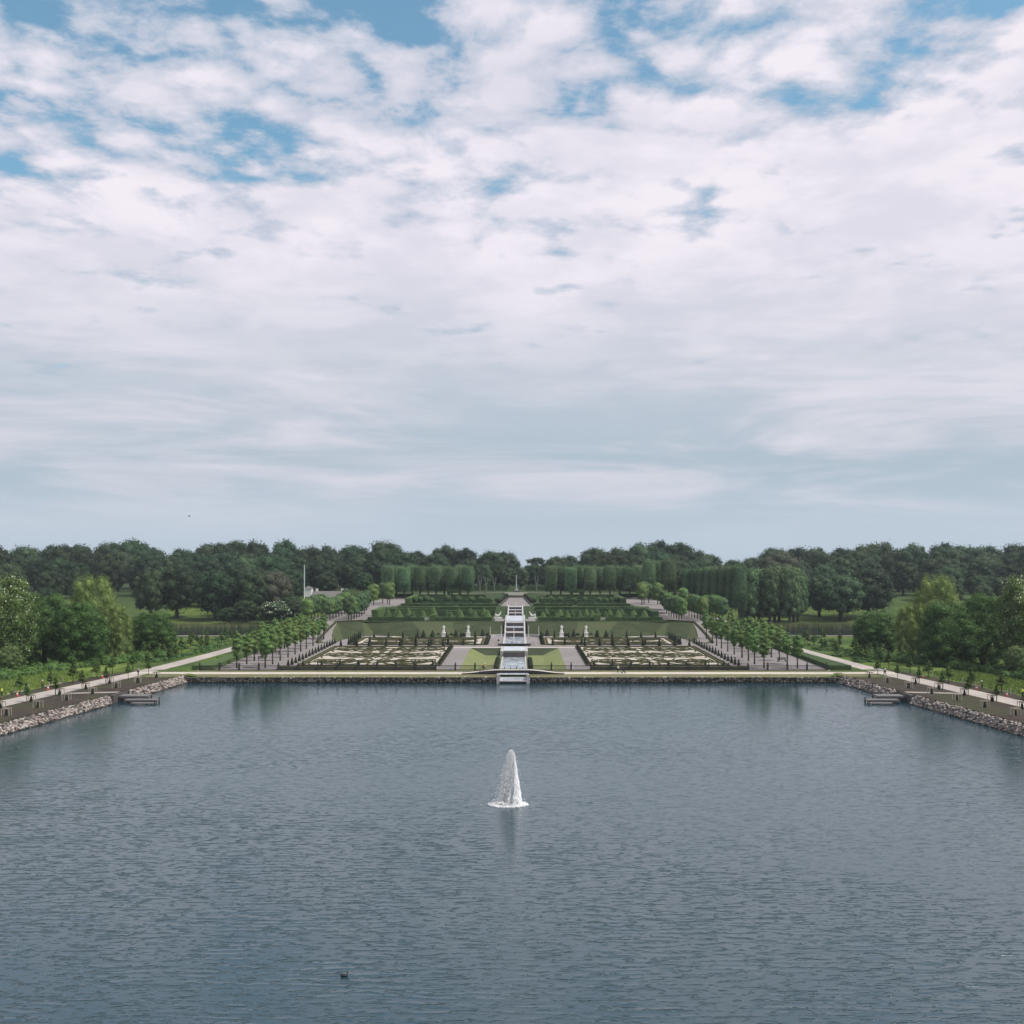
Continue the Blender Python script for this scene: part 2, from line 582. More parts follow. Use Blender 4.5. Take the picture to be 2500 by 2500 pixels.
def fn_boulder(nt, out):
    g = nt.nodes.new('ShaderNodeNewGeometry')
    r = g.outputs['Random Per Island']
    n = noise(nt, g.outputs['Position'], 5, 5, 0.6)
    c = mixc(nt, maprange(nt, r, 0.0, 1.0), (0.075, 0.066, 0.060), (0.40, 0.36, 0.33))
    r2 = math_node(nt, 'FRACT', math_node(nt, 'MULTIPLY', r, 13.7))
    c = mixc(nt, maprange(nt, r2, 0.6, 1.0, 0, 0.55), c, (0.26, 0.17, 0.145))
    c = mixc(nt, maprange(nt, n, 0.4, 0.7, 0, 0.5), c, (0.09, 0.085, 0.07))
    # tide mark: the foot of the stones is wet and weedy
    sp = nt.nodes.new('ShaderNodeSeparateXYZ')
    nt.links.new(g.outputs['Position'], sp.inputs[0])
    wet = maprange(nt, sp.outputs[2], 0.26, 0.10)
    c = mixc(nt, math_node(nt, 'MULTIPLY', wet, 0.85), c, (0.022, 0.018, 0.014))
    principled(nt, out, c, 0.8, 0.25, n, 0.05, 0.6)


BOULDER = mat('fieldstone', fn_boulder)


def fn_spray(nt, out):
    d = nt.nodes.new('ShaderNodeBsdfDiffuse')
    d.inputs['Color'].default_value = (0.97, 0.975, 0.98, 1)
    t = nt.nodes.new('ShaderNodeBsdfTranslucent')
    t.inputs['Color'].default_value = (0.97, 0.975, 0.98, 1)
    mx = nt.nodes.new('ShaderNodeMixShader')
    mx.inputs[0].default_value = 0.5
    nt.links.new(d.outputs[0], mx.inputs[1])
    nt.links.new(t.outputs[0], mx.inputs[2])
    nt.links.new(mx.outputs[0], out.inputs[0])


FALLW = simple('falling_water', (0.34, 0.38, 0.42), (0.60, 0.62, 0.65), 2.5, 0.3, 0.4, 5, bd=0.08, sv=(1, 0.4, 1), big=(0.7, (0.28, 0.32, 0.36), 0.7))
SPRAY = mat('white_water', fn_spray)


def flat(name, c, rough=0.8, spec=0.2):
    return simple(name, c, tuple(min(1, x * 1.12) for x in c), 6, rough, spec)


L_FOREST = leafmat('woodland_leaves', (0.020, 0.043, 0.022), (0.052, 0.090, 0.040), 0.03, 0.42, nscale=0.5)
L_DEEP = leafmat('deep_leaves', (0.015, 0.034, 0.017), (0.038, 0.069, 0.029), 0.03, 0.38, nscale=0.5)
L_CLIP = leafmat('clipped_leaves', (0.043, 0.089, 0.043), (0.106, 0.176, 0.077), 0.02, 0.30)
L_LIME = leafmat('young_lime_leaves', (0.075, 0.150, 0.039), (0.188, 0.284, 0.092), 0.02, 0.18, nscale=0.8)
L_CHEST = leafmat('chestnut_leaves', (0.050, 0.103, 0.025), (0.133, 0.204, 0.056), 0.0, 0.05)
L_WILLOW = leafmat('willow_leaves', (0.094, 0.154, 0.035), (0.197, 0.268, 0.080), 0.0, 0.05)
L_NEAR = leafmat('broadleaf_leaves', (0.032, 0.079, 0.022), (0.088, 0.167, 0.044), 0.0, 0.05)
L_SAP = leafmat('sapling_leaves', (0.036, 0.072, 0.017), (0.090, 0.144, 0.038), 0.03, 0.25, nscale=1.5)
L_COPPER = leafmat('olive_grey_leaves', (0.044, 0.053, 0.033), (0.077, 0.086, 0.055), 0.0, 0.1)
BLOSSOM = flat('blossom', (0.42, 0.44, 0.34))


# ------------------------------------------------------------------ foliage
def crown_mesh(name, blobs, nleaf, size, m, seed, p=2.0, lo=0.0, under=0.5, blossom=0, core=0.86, jitter=0.10,
               nrm_rand=0.45, droop=0.0, aspect=1.0):
    """blobs: [(cx,cy,cz, rx,ry,rz)] - leaf quads spread through shells, a dark solid heart inside each blob"""
    rg = np.random.default_rng(seed)
    B = np.array(blobs, float)
    area = (B[:, 3] * B[:, 4] + B[:, 4] * B[:, 5] + B[:, 3] * B[:, 5])
    cnt = np.maximum(8, (nleaf * area / area.sum())).astype(int)
    Ps, Ns = [], []
    for b, c in zip(B, cnt):
        d = rg.normal(size=(c, 3))
        d /= np.linalg.norm(d, axis=1)[:, None]
        if p >= 4:
            d = rg.uniform(-1, 1, (c, 3))
            ax = rg.choice(3, c, p=[0.38, 0.38, 0.24])
            d[np.arange(c), ax] = rg.choice([-1.0, 1.0], c)
            d /= np.linalg.norm(d, axis=1)[:, None]
        keep = (d[:, 2] > lo) | (rg.random(c) < under)
        d = d[keep]
        r = 1.0 / (np.abs(d) ** p).sum(1) ** (1 / p)
        q = d * r[:, None]
        nn = np.sign(q) * np.abs(q) ** (p - 1) / b[3:]
        nn /= np.linalg.norm(nn, axis=1)[:, None]
        rad = 1 + rg.normal(0, jitter, len(d)) * 0.6 - np.abs(rg.normal(0, jitter, len(d)))*0.5
        Ps.append(b[:3] + q * b[3:] * rad[:, None])
        Ns.append(nn)
    P, N = np.concatenate(Ps), np.concatenate(Ns)
    # drop leaves buried in other blobs
    ins = np.zeros(len(P), bool)
    for b in B:
        e = ((np.abs((P - b[:3]) / b[3:])) ** p).sum(1) ** (1 / p)
        ins |= e < 0.80
    P, N = P[~ins], N[~ins]
    n = len(P)
    Nr = N + rg.normal(0, 0.55, (n, 3))
    Nr /= np.linalg.norm(Nr, axis=1)[:, None]
    flip = (Nr * N).sum(1) < 0
    Nr[flip] *= -1
    a = rg.normal(size=(n, 3))
    U = np.cross(Nr, a)
    U /= np.linalg.norm(U, axis=1)[:, None]
    W = np.cross(Nr, U)
    s = size * rg.uniform(0.6, 1.3, n)[:, None]
    s2 = s * rg.uniform(0.6, 1.0, n)[:, None] * aspect
    V = np.stack([P - U * s, P + W * s2 * 0.9, P + U * s, P - W * s2 * 0.9], 1).reshape(-1, 3)
    F = np.arange(n * 4).reshape(-1, 4)
    F = F[:, ::-1] if np.dot(np.cross(V[1] - V[0], V[2] - V[1]), Nr[0]) < 0 else F
    sn = N + rg.normal(0, nrm_rand, (n, 3)) * 0.6
    sn[:, 2] += 0.35
    sn /= np.linalg.norm(sn, axis=1)[:, None]
    # keep shading normals on the visible side of their leaf
    dp = (sn * Nr).sum(1)
    sn = np.where(dp[:, None] < 0.15, sn + Nr * (0.3 - dp)[:, None], sn)
    sn /= np.linalg.norm(sn, axis=1)[:, None]
    SN = np.repeat(sn, 4, 0)
    MI = np.zeros(len(F), int)
    if blossom:
        k = rg.random(n) < blossom * np.clip(N[:, 2] * 0.7 + 0.5, 0, 1)
        MI[k] = 1
    # hearts
    iv, jf = (CUBE if p >= 4 else ICO2)
    hv, hf, hn = [], [], []
    off = len(V)
    for b in B:
        d = iv
        r = 1.0 / (np.abs(d) ** p).sum(1) ** (1 / p)
        q = d * r[:, None] * (core + rg.normal(0, 0.03, len(d))[:, None])
        hv.append(b[:3] + q * b[3:])
        nn = d / np.linalg.norm(d, axis=1)[:, None]
        hn.append(nn)
        hf.append(np.column_stack([jf, jf[:, 2]]) + off)
        off += len(iv)
    # triangles as degenerate quads are invalid: split to real quads is overkill, store tris separately
    tri_V = np.concatenate(hv)
    V_all = np.concatenate([V, tri_V])
    SN_all = np.concatenate([SN, np.concatenate(hn)])
    tris = np.concatenate(hf)[:, :3]
    me = bpy.data.meshes.new(name)
    nq, nt_ = len(F), len(tris)
    me.vertices.add(len(V_all))
    me.vertices.foreach_set('co', V_all.astype(np.float32).ravel())
    me.loops.add(nq * 4 + nt_ * 3)
    me.loops.foreach_set('vertex_index', np.concatenate([F.ravel(), tris.ravel()]).astype(np.int32))
    me.polygons.add(nq + nt_)
    ls = np.concatenate([np.arange(0, nq * 4, 4), nq * 4 + np.arange(0, nt_ * 3, 3)])
    me.polygons.foreach_set('loop_start', ls.astype(np.int32))
    me.polygons.foreach_set('loop_total', np.concatenate([np.full(nq, 4), np.full(nt_, 3)]).astype(np.int32))
    mats = m if isinstance(m, list) else [m]
    for x in mats: me.materials.append(x)
    me.polygons.foreach_set('material_index', np.concatenate([MI, np.zeros(nt_, int)]).astype(np.int32))
    me.update(calc_edges=True)
    me.polygons.foreach_set('use_smooth', np.ones(nq + nt_, dtype=bool))
    me.normals_split_custom_set_from_vertices(SN_all.tolist())
    return me


def mesh_obj(name, me, parent=None, loc=None):
    o = bpy.data.objects.new(name, me)
    col.objects.link(o)
    if parent is not None: setparent(o, parent)
    if loc is not None: o.location = loc
    return o


def trunk_mb(h, r, rnd, limbs=5, spread=3.0, lean=0.0):
    m = MB()
    pts = [(0, 0, -0.4), (lean * 0.2, 0, h * 0.3), (lean * 0.5, rnd.uniform(-.1, .1) * r, h * 0.6), (lean, 0, h)]
    m.tube(pts, [r * 1.35, r, r * 0.85, r * 0.5], 8)
    for i in range(limbs):
        a = 2 * math.pi * i / max(1, limbs) + rnd.uniform(-.4, .4)
        z0 = h * rnd.uniform(0.55, 0.9)
        e = (math.cos(a) * spread, math.sin(a) * spread, z0 + spread * rnd.uniform(0.7, 1.2))
        mid = (e[0] * 0.45, e[1] * 0.45, z0 + (e[2] - z0) * 0.35)
        m.tube([(lean * 0.5, 0, z0), mid, e], [r * 0.45, r * 0.3, r * 0.12], 5)
    return m


def dome_blobs(rnd, h0, h1, w, n=22):
    """rounded broadleaf crown from h0 to h1, width w: many unequal lumps round a big heart"""
    cz = (h0 + h1) / 2
    rz = (h1 - h0) / 2
    bl = [(0, 0, cz - rz * 0.03, w * 0.44, w * 0.44, rz * 0.92)]
    for i in range(n):
        a = i * 2.399 + rnd.uniform(-.4, .4)
        t = (i + 0.5) / n
        zz = 1 - 1.9 * t
        rr = math.sqrt(max(0, 1 - abs(zz) ** 2.4))
        s = rnd.uniform(0.16, 0.44)
        bl.append((math.cos(a) * rr * w * 0.5 * (1 - s * 0.85), math.sin(a) * rr * w * 0.5 * (1 - s * 0.85),
                   cz + zz * rz * (1 - s * 0.85), w * 0.5 * s * 1.15, w * 0.5 * s * 1.15, rz * s * 0.9))
    return bl


def make_tree(name, th, tr, crown, leaf, rnd, limbs=5, spread=3.0, trunkmat=None, cat='tree'):
    root = empty(name)
    trunk_mb(th, tr, rnd, limbs, spread).build('trunk', trunkmat or BARK, root, smooth=True)
    mesh_obj('crown', crown, root)
    root['category'] = cat
    return root


rnd = random.Random(7)

# ------------------------------------------------------------------ terrain functions
def lake_edge(y):
    return 66.6 + max(0, 201 - y) * 0.111


def interp(x, pts):
    if x <= pts[0][0]: return pts[0][1]
    for (a, b), (c, d) in zip(pts, pts[1:]):
        if x <= c: return b + (d - b) * (x - a) / (c - a)
    return pts[-1][1]


def z_low(x, y):      # the gently rising parterre level
    return 1.65 + 0.007 * (y - 215)


CEN = [(296, 2.2), (306, 2.3), (317, 5.75), (348, 5.95), (361, 8.4), (430, 8.9), (440, 10.1), (480, 10.6), (1200, 14)]
OUT = [(375, 1.6), (400, 3.0), (425, 5.5), (450, 7.5), (480, 8.5), (560, 9.0), (700, 10), (1200, 12)]
RAMP = [(216, 1.66), (280, 2.1), (312, 5.75), (348, 5.95), (363, 8.45), (430, 8.9), (440, 10.1), (480, 10.5)]


def sstep(a, b, x):
    t = min(1, max(0, (x - a) / (b - a)))
    return t * t * (3 - 2 * t)


def in_pond(x, y):
    a = abs(x)
    dx = max(0, 88 + (y - 312) * 0.0 - a, a - 260)
    dy = max(0, 318 - y, y - 368)
    return dx, dy


def ground_z(x, y):
    a = abs(x)
    o = interp(y, OUT)
    if y < 215: o = min(1.6, 1.2 + 0.4 * (y - 207.5) / 7.5) if a < 66 else 1.55
    dx, dy = in_pond(x, y)
    dd = math.hypot(dx, dy)
    o = o - 1.9 * (1 - sstep(0, 5, dd))
    # wooded hill shoulders left and right
    r = interp(y, RAMP) if y > 216 else o
    f = sstep(66, 84, a) if y < 430 else sstep(66, 100, a)
    if y > 216:
        return r * (1 - f) + o * f
    return o


# ------------------------------------------------------------------ setting
# ground sheet
g = MB()
ys = list(np.arange(207.6, 300, 3.0)) + list(np.arange(300, 500, 4.0)) + list(np.arange(500, 700, 12)) + [720, 760, 800, 840]
xs_pos = [0, 10, 20, 30, 40, 48, 54, 60, 64, 66, 68, 70, 73, 76, 79, 82, 85, 87, 89, 91, 94, 98, 104, 112, 125, 140, 160, 190, 230, 250, 262, 280, 330, 400, 460, 530]
xs = [-x for x in xs_pos[:0:-1]] + xs_pos
vs = []
for y in ys:
    for x in xs:
        z = ground_z(x, y)
        a = abs(x)
        if a < 66.5 and 215 < y < 442:
            z = 0.2 if y < 268 and a < 12 else (z_low(x, y) - 0.25 if y < 300 else (1.0 if y < 350 else (4.5 if y < 364 else 7.5)))
        if y < 216 and a < 60: z = min(z, 1.0)
        vs.append((x, y, z))
nx = len(xs)
fs = [(j * nx + i, j * nx + i + 1, (j + 1) * nx + i + 1, (j + 1) * nx + i) for j in range(len(ys) - 1) for i in range(nx - 1)]
g.add(vs, fs)
# bank land beside the lake
for s in (-1, 1):
    yb = list(np.arange(20, 208, 6.0)) + [207.6]
    offs = [0.9, 3, 8, 12, 16, 24, 40, 80, 200, 440]
    vs = []
    for y in yb:
        for k, o in enumerate(offs):
            vs.append((s * (lake_edge(y) + o), y, 1.42 if k == 0 else 1.55))
    n = len(offs)
    fs = [((j * n + i), (j * n + i + 1), ((j + 1) * n + i + 1), ((j + 1) * n + i)) if s > 0 else
          ((j * n + i), ((j + 1) * n + i), ((j + 1) * n + i + 1), (j * n + i + 1)) for j in range(len(yb) - 1) for i in range(n - 1)]
    g.add(vs, fs)


def fn_ground(nt, out):
    P = pos(nt)
    n = noise(nt, P, 0.6, 6, 0.6)
    nb = noise(nt, P, 0.05, 3, 0.5)
    c = mixc(nt, maprange(nt, n, 0.35, 0.65), (0.058, 0.090, 0.022), (0.105, 0.150, 0.036))
    c = mixc(nt, maprange(nt, nb, 0.4, 0.62), c, (0.045, 0.075, 0.024))
    sp = nt.nodes.new('ShaderNodeSeparateXYZ')
    nt.links.new(P, sp.inputs[0])
    up = maprange(nt, sp.outputs[1], 405, 500)
    c = mixc(nt, up, c, (0.040, 0.062, 0.026))
    principled(nt, out, c, 0.95, 0.05, n, 0.25, 0.6)


tag(g.build('ground', mat('turf', fn_ground)), kind='structure')

w = MB()
w.quad((-330, -60, 0), (330, -60, 0), (330, 207.8, 0), (-330, 207.8, 0))
tag(w.build('lake_water', WATER), kind='structure')
for s in (-1, 1):
    p = MB()
    p.quad((s * 84, 314, 0.55), (s * 264, 314, 0.55), (s * 264, 372, 0.55), (s * 84, 372, 0.55))
    tag(p.build('pond_water', POND), kind='structure')

# meadows: brighter turf sheets beside the banks
for s in (-1, 1):
    m = MB()
    vs, n = [], 12
    yy = list(np.linspace(120, 228, 20))
    for y in yy:
        for k in range(n):
            o = 18.2 + (k / (n - 1)) * (interp(y, [(120, 40), (228, 14)]))
            vs.append((s * (lake_edge(y) + o), y, 1.555 + 0.0 * k if y < 207 else max(1.56, ground_z(s * (lake_edge(y) + o), y) + 0.01)))
    fs = []
    for j in range(len(yy) - 1):
        for i in range(n - 1):
            q = (j * n + i, j * n + i + 1, (j + 1) * n + i + 1, (j + 1) * n + i)
            fs.append(q if s > 0 else q[::-1])
    m.add(vs, fs)
    tag(m.build('meadow', MEADOW), kind='structure')

# front strip: grass, walk, grass
def z_front(x, y):
    return interp(y, [(207.3, 1.12), (209.8, 1.5), (213.4, 1.6), (215.2, 1.66)])


gs = MB()
for (y0, y1) in ((207.4, 209.9), (209.9, 213.2), (213.2, 215.4)):
    for (xa, xb) in ((-66.5, -3.4), (3.4, 66.5)):
        gs.rect(xa, y0, xb, y1, lambda x, y: z_front(x, y), 0, 24, 1)
for s in (-1, 1):
    gs.rect(min(s*66.5, s*74), 207.4, max(s*66.5, s*74), 215.4, lambda x, y: 1.575, 0, 1, 1)
for s in (-1, 1):
    gs.rect(min(s*67.3, s*74), 205.0, max(s*67.3, s*74), 207.4, 1.565)
    gs.quad((s*66.0, 207.45, 0.2), (s*74, 207.45, 0.2), (s*74, 207.45, 1.57), (s*66.0, 207.45, 1.57))
    gs.quad((s*67.3, 205.0, 0.2), (s*67.3, 207.45, 0.2), (s*67.3, 207.45, 1.57), (s*67.3, 205.0, 1.57))
    gs.quad((s*66.0, 207.5, 1.14), (s*68, 207.5, 1.57), (s*68, 208.5, 1.57), (s*66.0, 208.5, 1.35))
tag(gs.build('grass_strip', STRIP), kind='structure')


def bridge_z(x):
    a = abs(x)
    if a > 10.5: return z_front(x, 211.5)
    return z_front(x, 211.5) + 0.62 * (1 - sstep(3.0, 10.5, a))


fp = MB()
for (xa, xb) in ((-79, -10.5), (10.5, 79)):
    fp.rect(xa, 210.0, xb, 212.9, lambda x, y: (z_front(x, y) if abs(x) < 66 else 1.58) + 0.012, 0, 20, 1)
tag(fp.build('lakeside_path', LPATH), kind='structure')


def bank_path_x(y):
    return interp(y, [(20, 97), (120, 88.2), (168, 82.8), (207, 77.6), (228, 75.3), (262, 73.0), (312, 71.5)])


for s in (-1, 1):
    b = MB()
    yy = list(np.arange(100, 312, 6.0))
    for y0, y1 in zip(yy, yy[1:]):
        hw = 2.3
        pts = []
        for (y, d) in ((y0, -hw), (y0, hw), (y1, hw), (y1, -hw)):
            x = s * (bank_path_x(y) + d)
            zz = 1.566 if y < 208 else max(1.566, ground_z(x, y) + 0.03)
            pts.append((x, y, zz))
        b.quad(*(pts if s > 0 else pts[::-1]))
    tag(b.build('bank_path', PATH), kind='structure')
    so = MB()
    yy = list(np.arange(96, 210, 6.0))
    for y0, y1 in zip(yy, yy[1:]):
        for (fa, fb) in ((lambda y: lake_edge(y) + 0.9, lambda y: bank_path_x(y) - 2.3),
                         (lambda y: bank_path_x(y) + 2.3, lambda y: bank_path_x(y) + 6.0)):
            pts = [(s * fa(y0), y0, 1.559), (s * fb(y0), y0, 1.559), (s * fb(y1), y1, 1.559), (s * fa(y1), y1, 1.559)]
            so.quad(*(pts if s > 0 else pts[::-1]))
    for y0, y1 in ((204, 222), (222, 240), (240, 258)):
        pts = [(s * (bank_path_x(y0) + 2.3), y0, 1.60), (s * (bank_path_x(y0) + 5.0), y0, 1.60),
               (s * (bank_path_x(y1) + 4.2), y1, 1.60), (s * (bank_path_x(y1) + 2.3), y1, 1.60)]
        so.quad(*(pts if s > 0 else pts[::-1]))
    tag(so.build('planting_soil', SOIL), kind='structure')
    cp = MB()
    for (ya, yb_) in ((181.3, 179.4), ):
        xa, xb = lake_edge(ya) + 0.9, bank_path_x(yb_) - 2.2
        pts = [(s * xa, ya - 0.65, 1.564), (s * xb, yb_ - 0.65, 1.564), (s * xb, yb_ + 0.65, 1.564), (s * xa, ya + 0.65, 1.564)]
        cp.quad(*(pts if s > 0 else pts[::-1]))
    tag(cp.build('cross_path', PATH), kind='structure')

# parterre level gravel (with the sunken lawns left open)
gg = MB()
for s in (-1, 1):
    gg.rect(min(s * 11.4, s * 66.9), 215.4, max(s * 11.4, s * 66.9), 280, z_low, 0, 8, 6)
    gg.rect(min(s * 2.9, s * 11.4), 266, max(s * 2.9, s * 11.4), 280, z_low, 0, 2, 2)
    gg.rect(min(s * 2.9, s * 49), 280, max(s * 2.9, s * 49), 312, z_low, 0, 8, 3)
tag(gg.build('garden_gravel', GRAVEL), kind='structure')
# pale cross walks
pw = MB()
for s in (-1, 1):
    pw.rect(min(s * 3.2, s * 16), 266.4, max(s * 3.2, s * 16), 268.2, lambda x, y: z_low(x, y) + 0.012)
    pw.rect(min(s * 7, s * 36), 299.2, max(s * 7, s * 36), 302.6, lambda x, y: z_low(x, y) + 0.012)
tag(pw.build('cross_walk', LPATH), kind='structure')

# avenue ramps and upper avenues
av = MB()
for s in (-1, 1):
    yy = [280, 290, 300, 306, 312, 320, 334, 348, 356, 363, 380, 400, 430]
    def inner(y): return interp(y, [(280, 49), (292, 52.5), (312, 54.2), (317, 50.5), (320, 48), (348, 47), (363, 42.5), (430, 40)])
    def outer(y): return interp(y, [(280, 66.9), (312, 66.9), (348, 66), (363, 58), (430, 54)])
    for y0, y1 in zip(yy, yy[1:]):
        pts = [(s * inner(y0), y0, interp(y0, RAMP)), (s * outer(y0), y0, interp(y0, RAMP)),
               (s * outer(y1), y1, interp(y1, RAMP)), (s * inner(y1), y1, interp(y1, RAMP))]
        av.quad(*(pts if s > 0 else pts[::-1]))
tag(av.build('avenue_gravel', GRAVEL), kind='structure')

# the big turf bank: folds alternate a paler and a deeper grass
FOOT = [(3.6, 304.0), (17.5, 299.3), (25.6, 296.5), (41.3, 306.0), (44.5, 303.5), (48.8, 291.5), (49.3, 280.0)]
TOP = [(3.6, 317.0), (19.5, 316.8), (31.7, 316.6), (46.9, 318.0), (47.5, 317.5), (54.3, 312.5), (54.0, 280.0)]
for s in (-1, 1):
    bk = MB()
    for i in range(6):
        f0, f1, t0, t1 = FOOT[i], FOOT[i + 1], TOP[i], TOP[i + 1]
        n = 8
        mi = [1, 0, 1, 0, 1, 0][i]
        def P_(q, z): return (s * q[0], q[1], z)
        zt0 = 5.76 if t0[1] > 300 else interp(t0[1], RAMP) + 0.02
        zt1 = 5.76 if t1[1] > 300 else interp(t1[1], RAMP) + 0.02
        vs, fs = [], []
        for a in range(2):
            f, t, zt = (f0, t0, zt0) if a == 0 else (f1, t1, zt1)
            for k in range(n + 1):
                u = k / n
                zz = z_low(0, f[1]) + 0.02 + (zt - z_low(0, f[1]) - 0.02) * u
                vs.append((s * (f[0] + (t[0] - f[0]) * u), f[1] + (t[1] - f[1]) * u, zz))
        for k in range(n):
            q = (k, n + 1 + k, n + 2 + k, k + 1)
            fs.append(q if s > 0 else q[::-1])
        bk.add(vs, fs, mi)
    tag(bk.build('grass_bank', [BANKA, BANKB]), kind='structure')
    # dark edging hedge along the ramp shoulder
    ed = MB()
    pts = [(s * 54.3, 280.5), (s * 54.6, 290), (s * 54.7, 300), (s * 54.6, 312.4), (s * 50.5, 316.2), (s * 47.3, 318.6)]
    for (a, b_) in zip(pts, pts[1:]):
        za, zb = interp(a[1], RAMP), interp(b_[1], RAMP)
        d = Vector((b_[0] - a[0], b_[1] - a[1], 0)).normalized()
        nrm = Vector((-d.y, d.x, 0)) * 0.28
        vs = []
        for q, z in ((a, za), (b_, zb)):
            for off, zz in ((-1, -0.3), (1, -0.3), (1, 0.45), (-1, 0.45)):
                vs.append((q[0] + nrm.x * off, q[1] + nrm.y * off, z + zz))
        ed.add(vs, [(0, 1, 2, 3), (7, 6, 5, 4), (3, 2, 6, 7), (1, 5, 6, 2), (0, 3, 7, 4)])
    tag(ed.build('edging_hedge', BOX), 'low dark edging hedge along the shoulder of the %s ramp' % ('right' if s > 0 else 'left'), 'hedge')

# upper terraces
def z_t1(x, y): return 5.75 + (y - 317) * 0.0065
def z_t2(x, y): return 8.4 + (y - 361) * 0.0073
ut = MB()
for s in (-1, 1):
    X0, X1 = 3.0, 51
    ut.rect(min(s * X0, s * X1), 316.5, max(s * X0, s * X1), 318.2, lambda x, y: 5.752, 0, 6, 1)
    ut.rect(min(s * X0, s * X1), 318.2, max(s * X0, s * X1), 349, z_t1, 0, 6, 3)
    ut.rect(min(s * 2.8, s * 47), 349, max(s * 2.8, s * 47), 361, lambda x, y: z_t1(0, 349) + (8.4 - z_t1(0, 349)) * (y - 349) / 12, 0, 6, 2)
    ut.rect(min(s * 5.0, s * 44), 361, max(s * 5.0, s * 44), 431, z_t2, 0, 6, 3)
    ut.rect(min(s * 0.0, s * 44), 431, max(s * 0.0, s * 44), 441, lambda x, y: z_t2(0, 431) + (10.15 - z_t2(0, 431)) * (y - 431) / 10, 0, 6, 2)
    ut.rect(min(s * 0.0, s * 66), 441, max(s * 0.0, s * 66), 486, lambda x, y: 10.15 + (y - 441) * 0.01, 0, 6, 2)
tag(ut.build('upper_terrace_lawn', GRASS), kind='structure')
tg = MB()
tg.add([(-5.3, 362.5, z_t2(0, 362.5) + 0.02), (5.3, 362.5, z_t2(0, 362.5) + 0.02), (2.9, 430, z_t2(0, 430) + 0.02), (-2.9, 430, z_t2(0, 430) + 0.02)], [(0, 1, 2, 3)])
for s in (-1, 1):
    tg.rect(min(s * 3.4, s * 6.4), 318.5, max(s * 3.4, s * 6.4), 330, lambda x, y: z_t1(x, y) + 0.02)
tag(tg.build('terrace_gravel', GRAVEL), kind='structure')
# curved pale walk on the top bank
cw = MB()
cf = MB()
for i in range(24):
    x0, x1 = -42 + i * 3.5, -42 + (i + 1) * 3.5
    def yc(x): return 441.2 + 0.0015 * x * x
    pts = []
    for x, d in ((x0, 0), (x1, 0), (x1, 1.6), (x0, 1.6)):
        y = yc(x) + d
        pts.append((x, y, 10.18 + (y - 441) * 0.01 + 0.55 * math.exp(-(x / 14) ** 2)))
    cw.quad(*pts)
    cf.quad((x0, yc(x0), pts[0][2]), (x0, yc(x0) - 1.5, 9.6), (x1, yc(x1) - 1.5, 9.6), (x1, yc(x1), pts[1][2]))
tag(cw.build('curved_walk', PATH), kind='structure')

tag(cf.build('walk_bank', GRASS), kind='structure')
# pond side path and reeds
for s in (-1, 1):
    pp = MB()
    xx = np.linspace(74, 150, 12)
    for a, b_ in zip(xx, xx[1:]):
        pts = [(s * a, 312.2, 0), (s * b_, 312.2, 0), (s * b_, 314.0, 0), (s * a, 314.0, 0)]
        pts = [(x, y, ground_z(x, 312) + 0.06 if abs(x) > 84 else ground_z(x, 312) + 0.1) for x, y, _ in pts]
        pp.quad(*(pts if s > 0 else pts[::-1]))
    tag(pp.build('pond_path', PATH), kind='structure')

# ------------------------------------------------------------------ stone walls
def boulder_wall(name, p0, p1, h, depth, n, label, seed, size=0.42, top_out=0.0):
    rg = np.random.default_rng(seed)
    p0, p1 = np.array(p0, float), np.array(p1, float)
    d = p1 - p0
    L = np.linalg.norm(d)
    d /= L
    nrm = np.array([d[1], -d[0]])           # towards the water
    iv, jf = ICO1
    Vs, Fs = [], []
    off = 0
    rows = max(3, int(round(h / (size * 0.95))) + 1)
    per = int(L / (size * 1.55))
    for r in range(rows):
        for k in range(per):
            t = (k + 0.5 * (r % 2) + rg.uniform(-.35, .35)) / per
            z = -0.1 + (h + 0.05) * (r + 0.35) / rows + rg.uniform(-.08, .08)
            out_ = depth * (1 - (r / rows)) + rg.uniform(-.18, .18)
            c = p0 + d * t * L + nrm * out_
            s = size * rg.uniform(0.65, 1.35, 3) * np.array([1.15, 0.9, 0.8])
            q = iv * (1 + rg.normal(0, 0.11, (len(iv), 1))) * s
            a = rg.uniform(0, 6.28)
            ca, sa = math.cos(a), math.sin(a)
            q = np.column_stack([q[:, 0] * ca - q[:, 1] * sa, q[:, 0] * sa + q[:, 1] * ca, q[:, 2]])
            Vs.append(q + np.array([c[0], c[1], z]))
            Fs.append(jf + off)
            off += len(iv)
    # earth backing between the stones
    V, F = np.concatenate(Vs), np.concatenate(Fs)
    me = np_mesh(name, V, F, BOULDER, smooth=True)
    o = mesh_obj(name, me)
    tag(o, label, 'wall')
    b = MB()
    a0, a1 = p0 + nrm * depth * 0.7, p1 + nrm * depth * 0.7
    b0, b1 = p0 - nrm * 0.4, p1 - nrm * 0.4
    b.add([(a0[0], a0[1], -0.5), (a1[0], a1[1], -0.5), (p1[0], p1[1], h - 0.12), (p0[0], p0[1], h - 0.12),
           (b1[0], b1[1], h - 0.08), (b0[0], b0[1], h - 0.08)], [(0, 1, 2, 3), (3, 2, 4, 5)])
    bo = b.build('backing', SOIL, o)
    return o


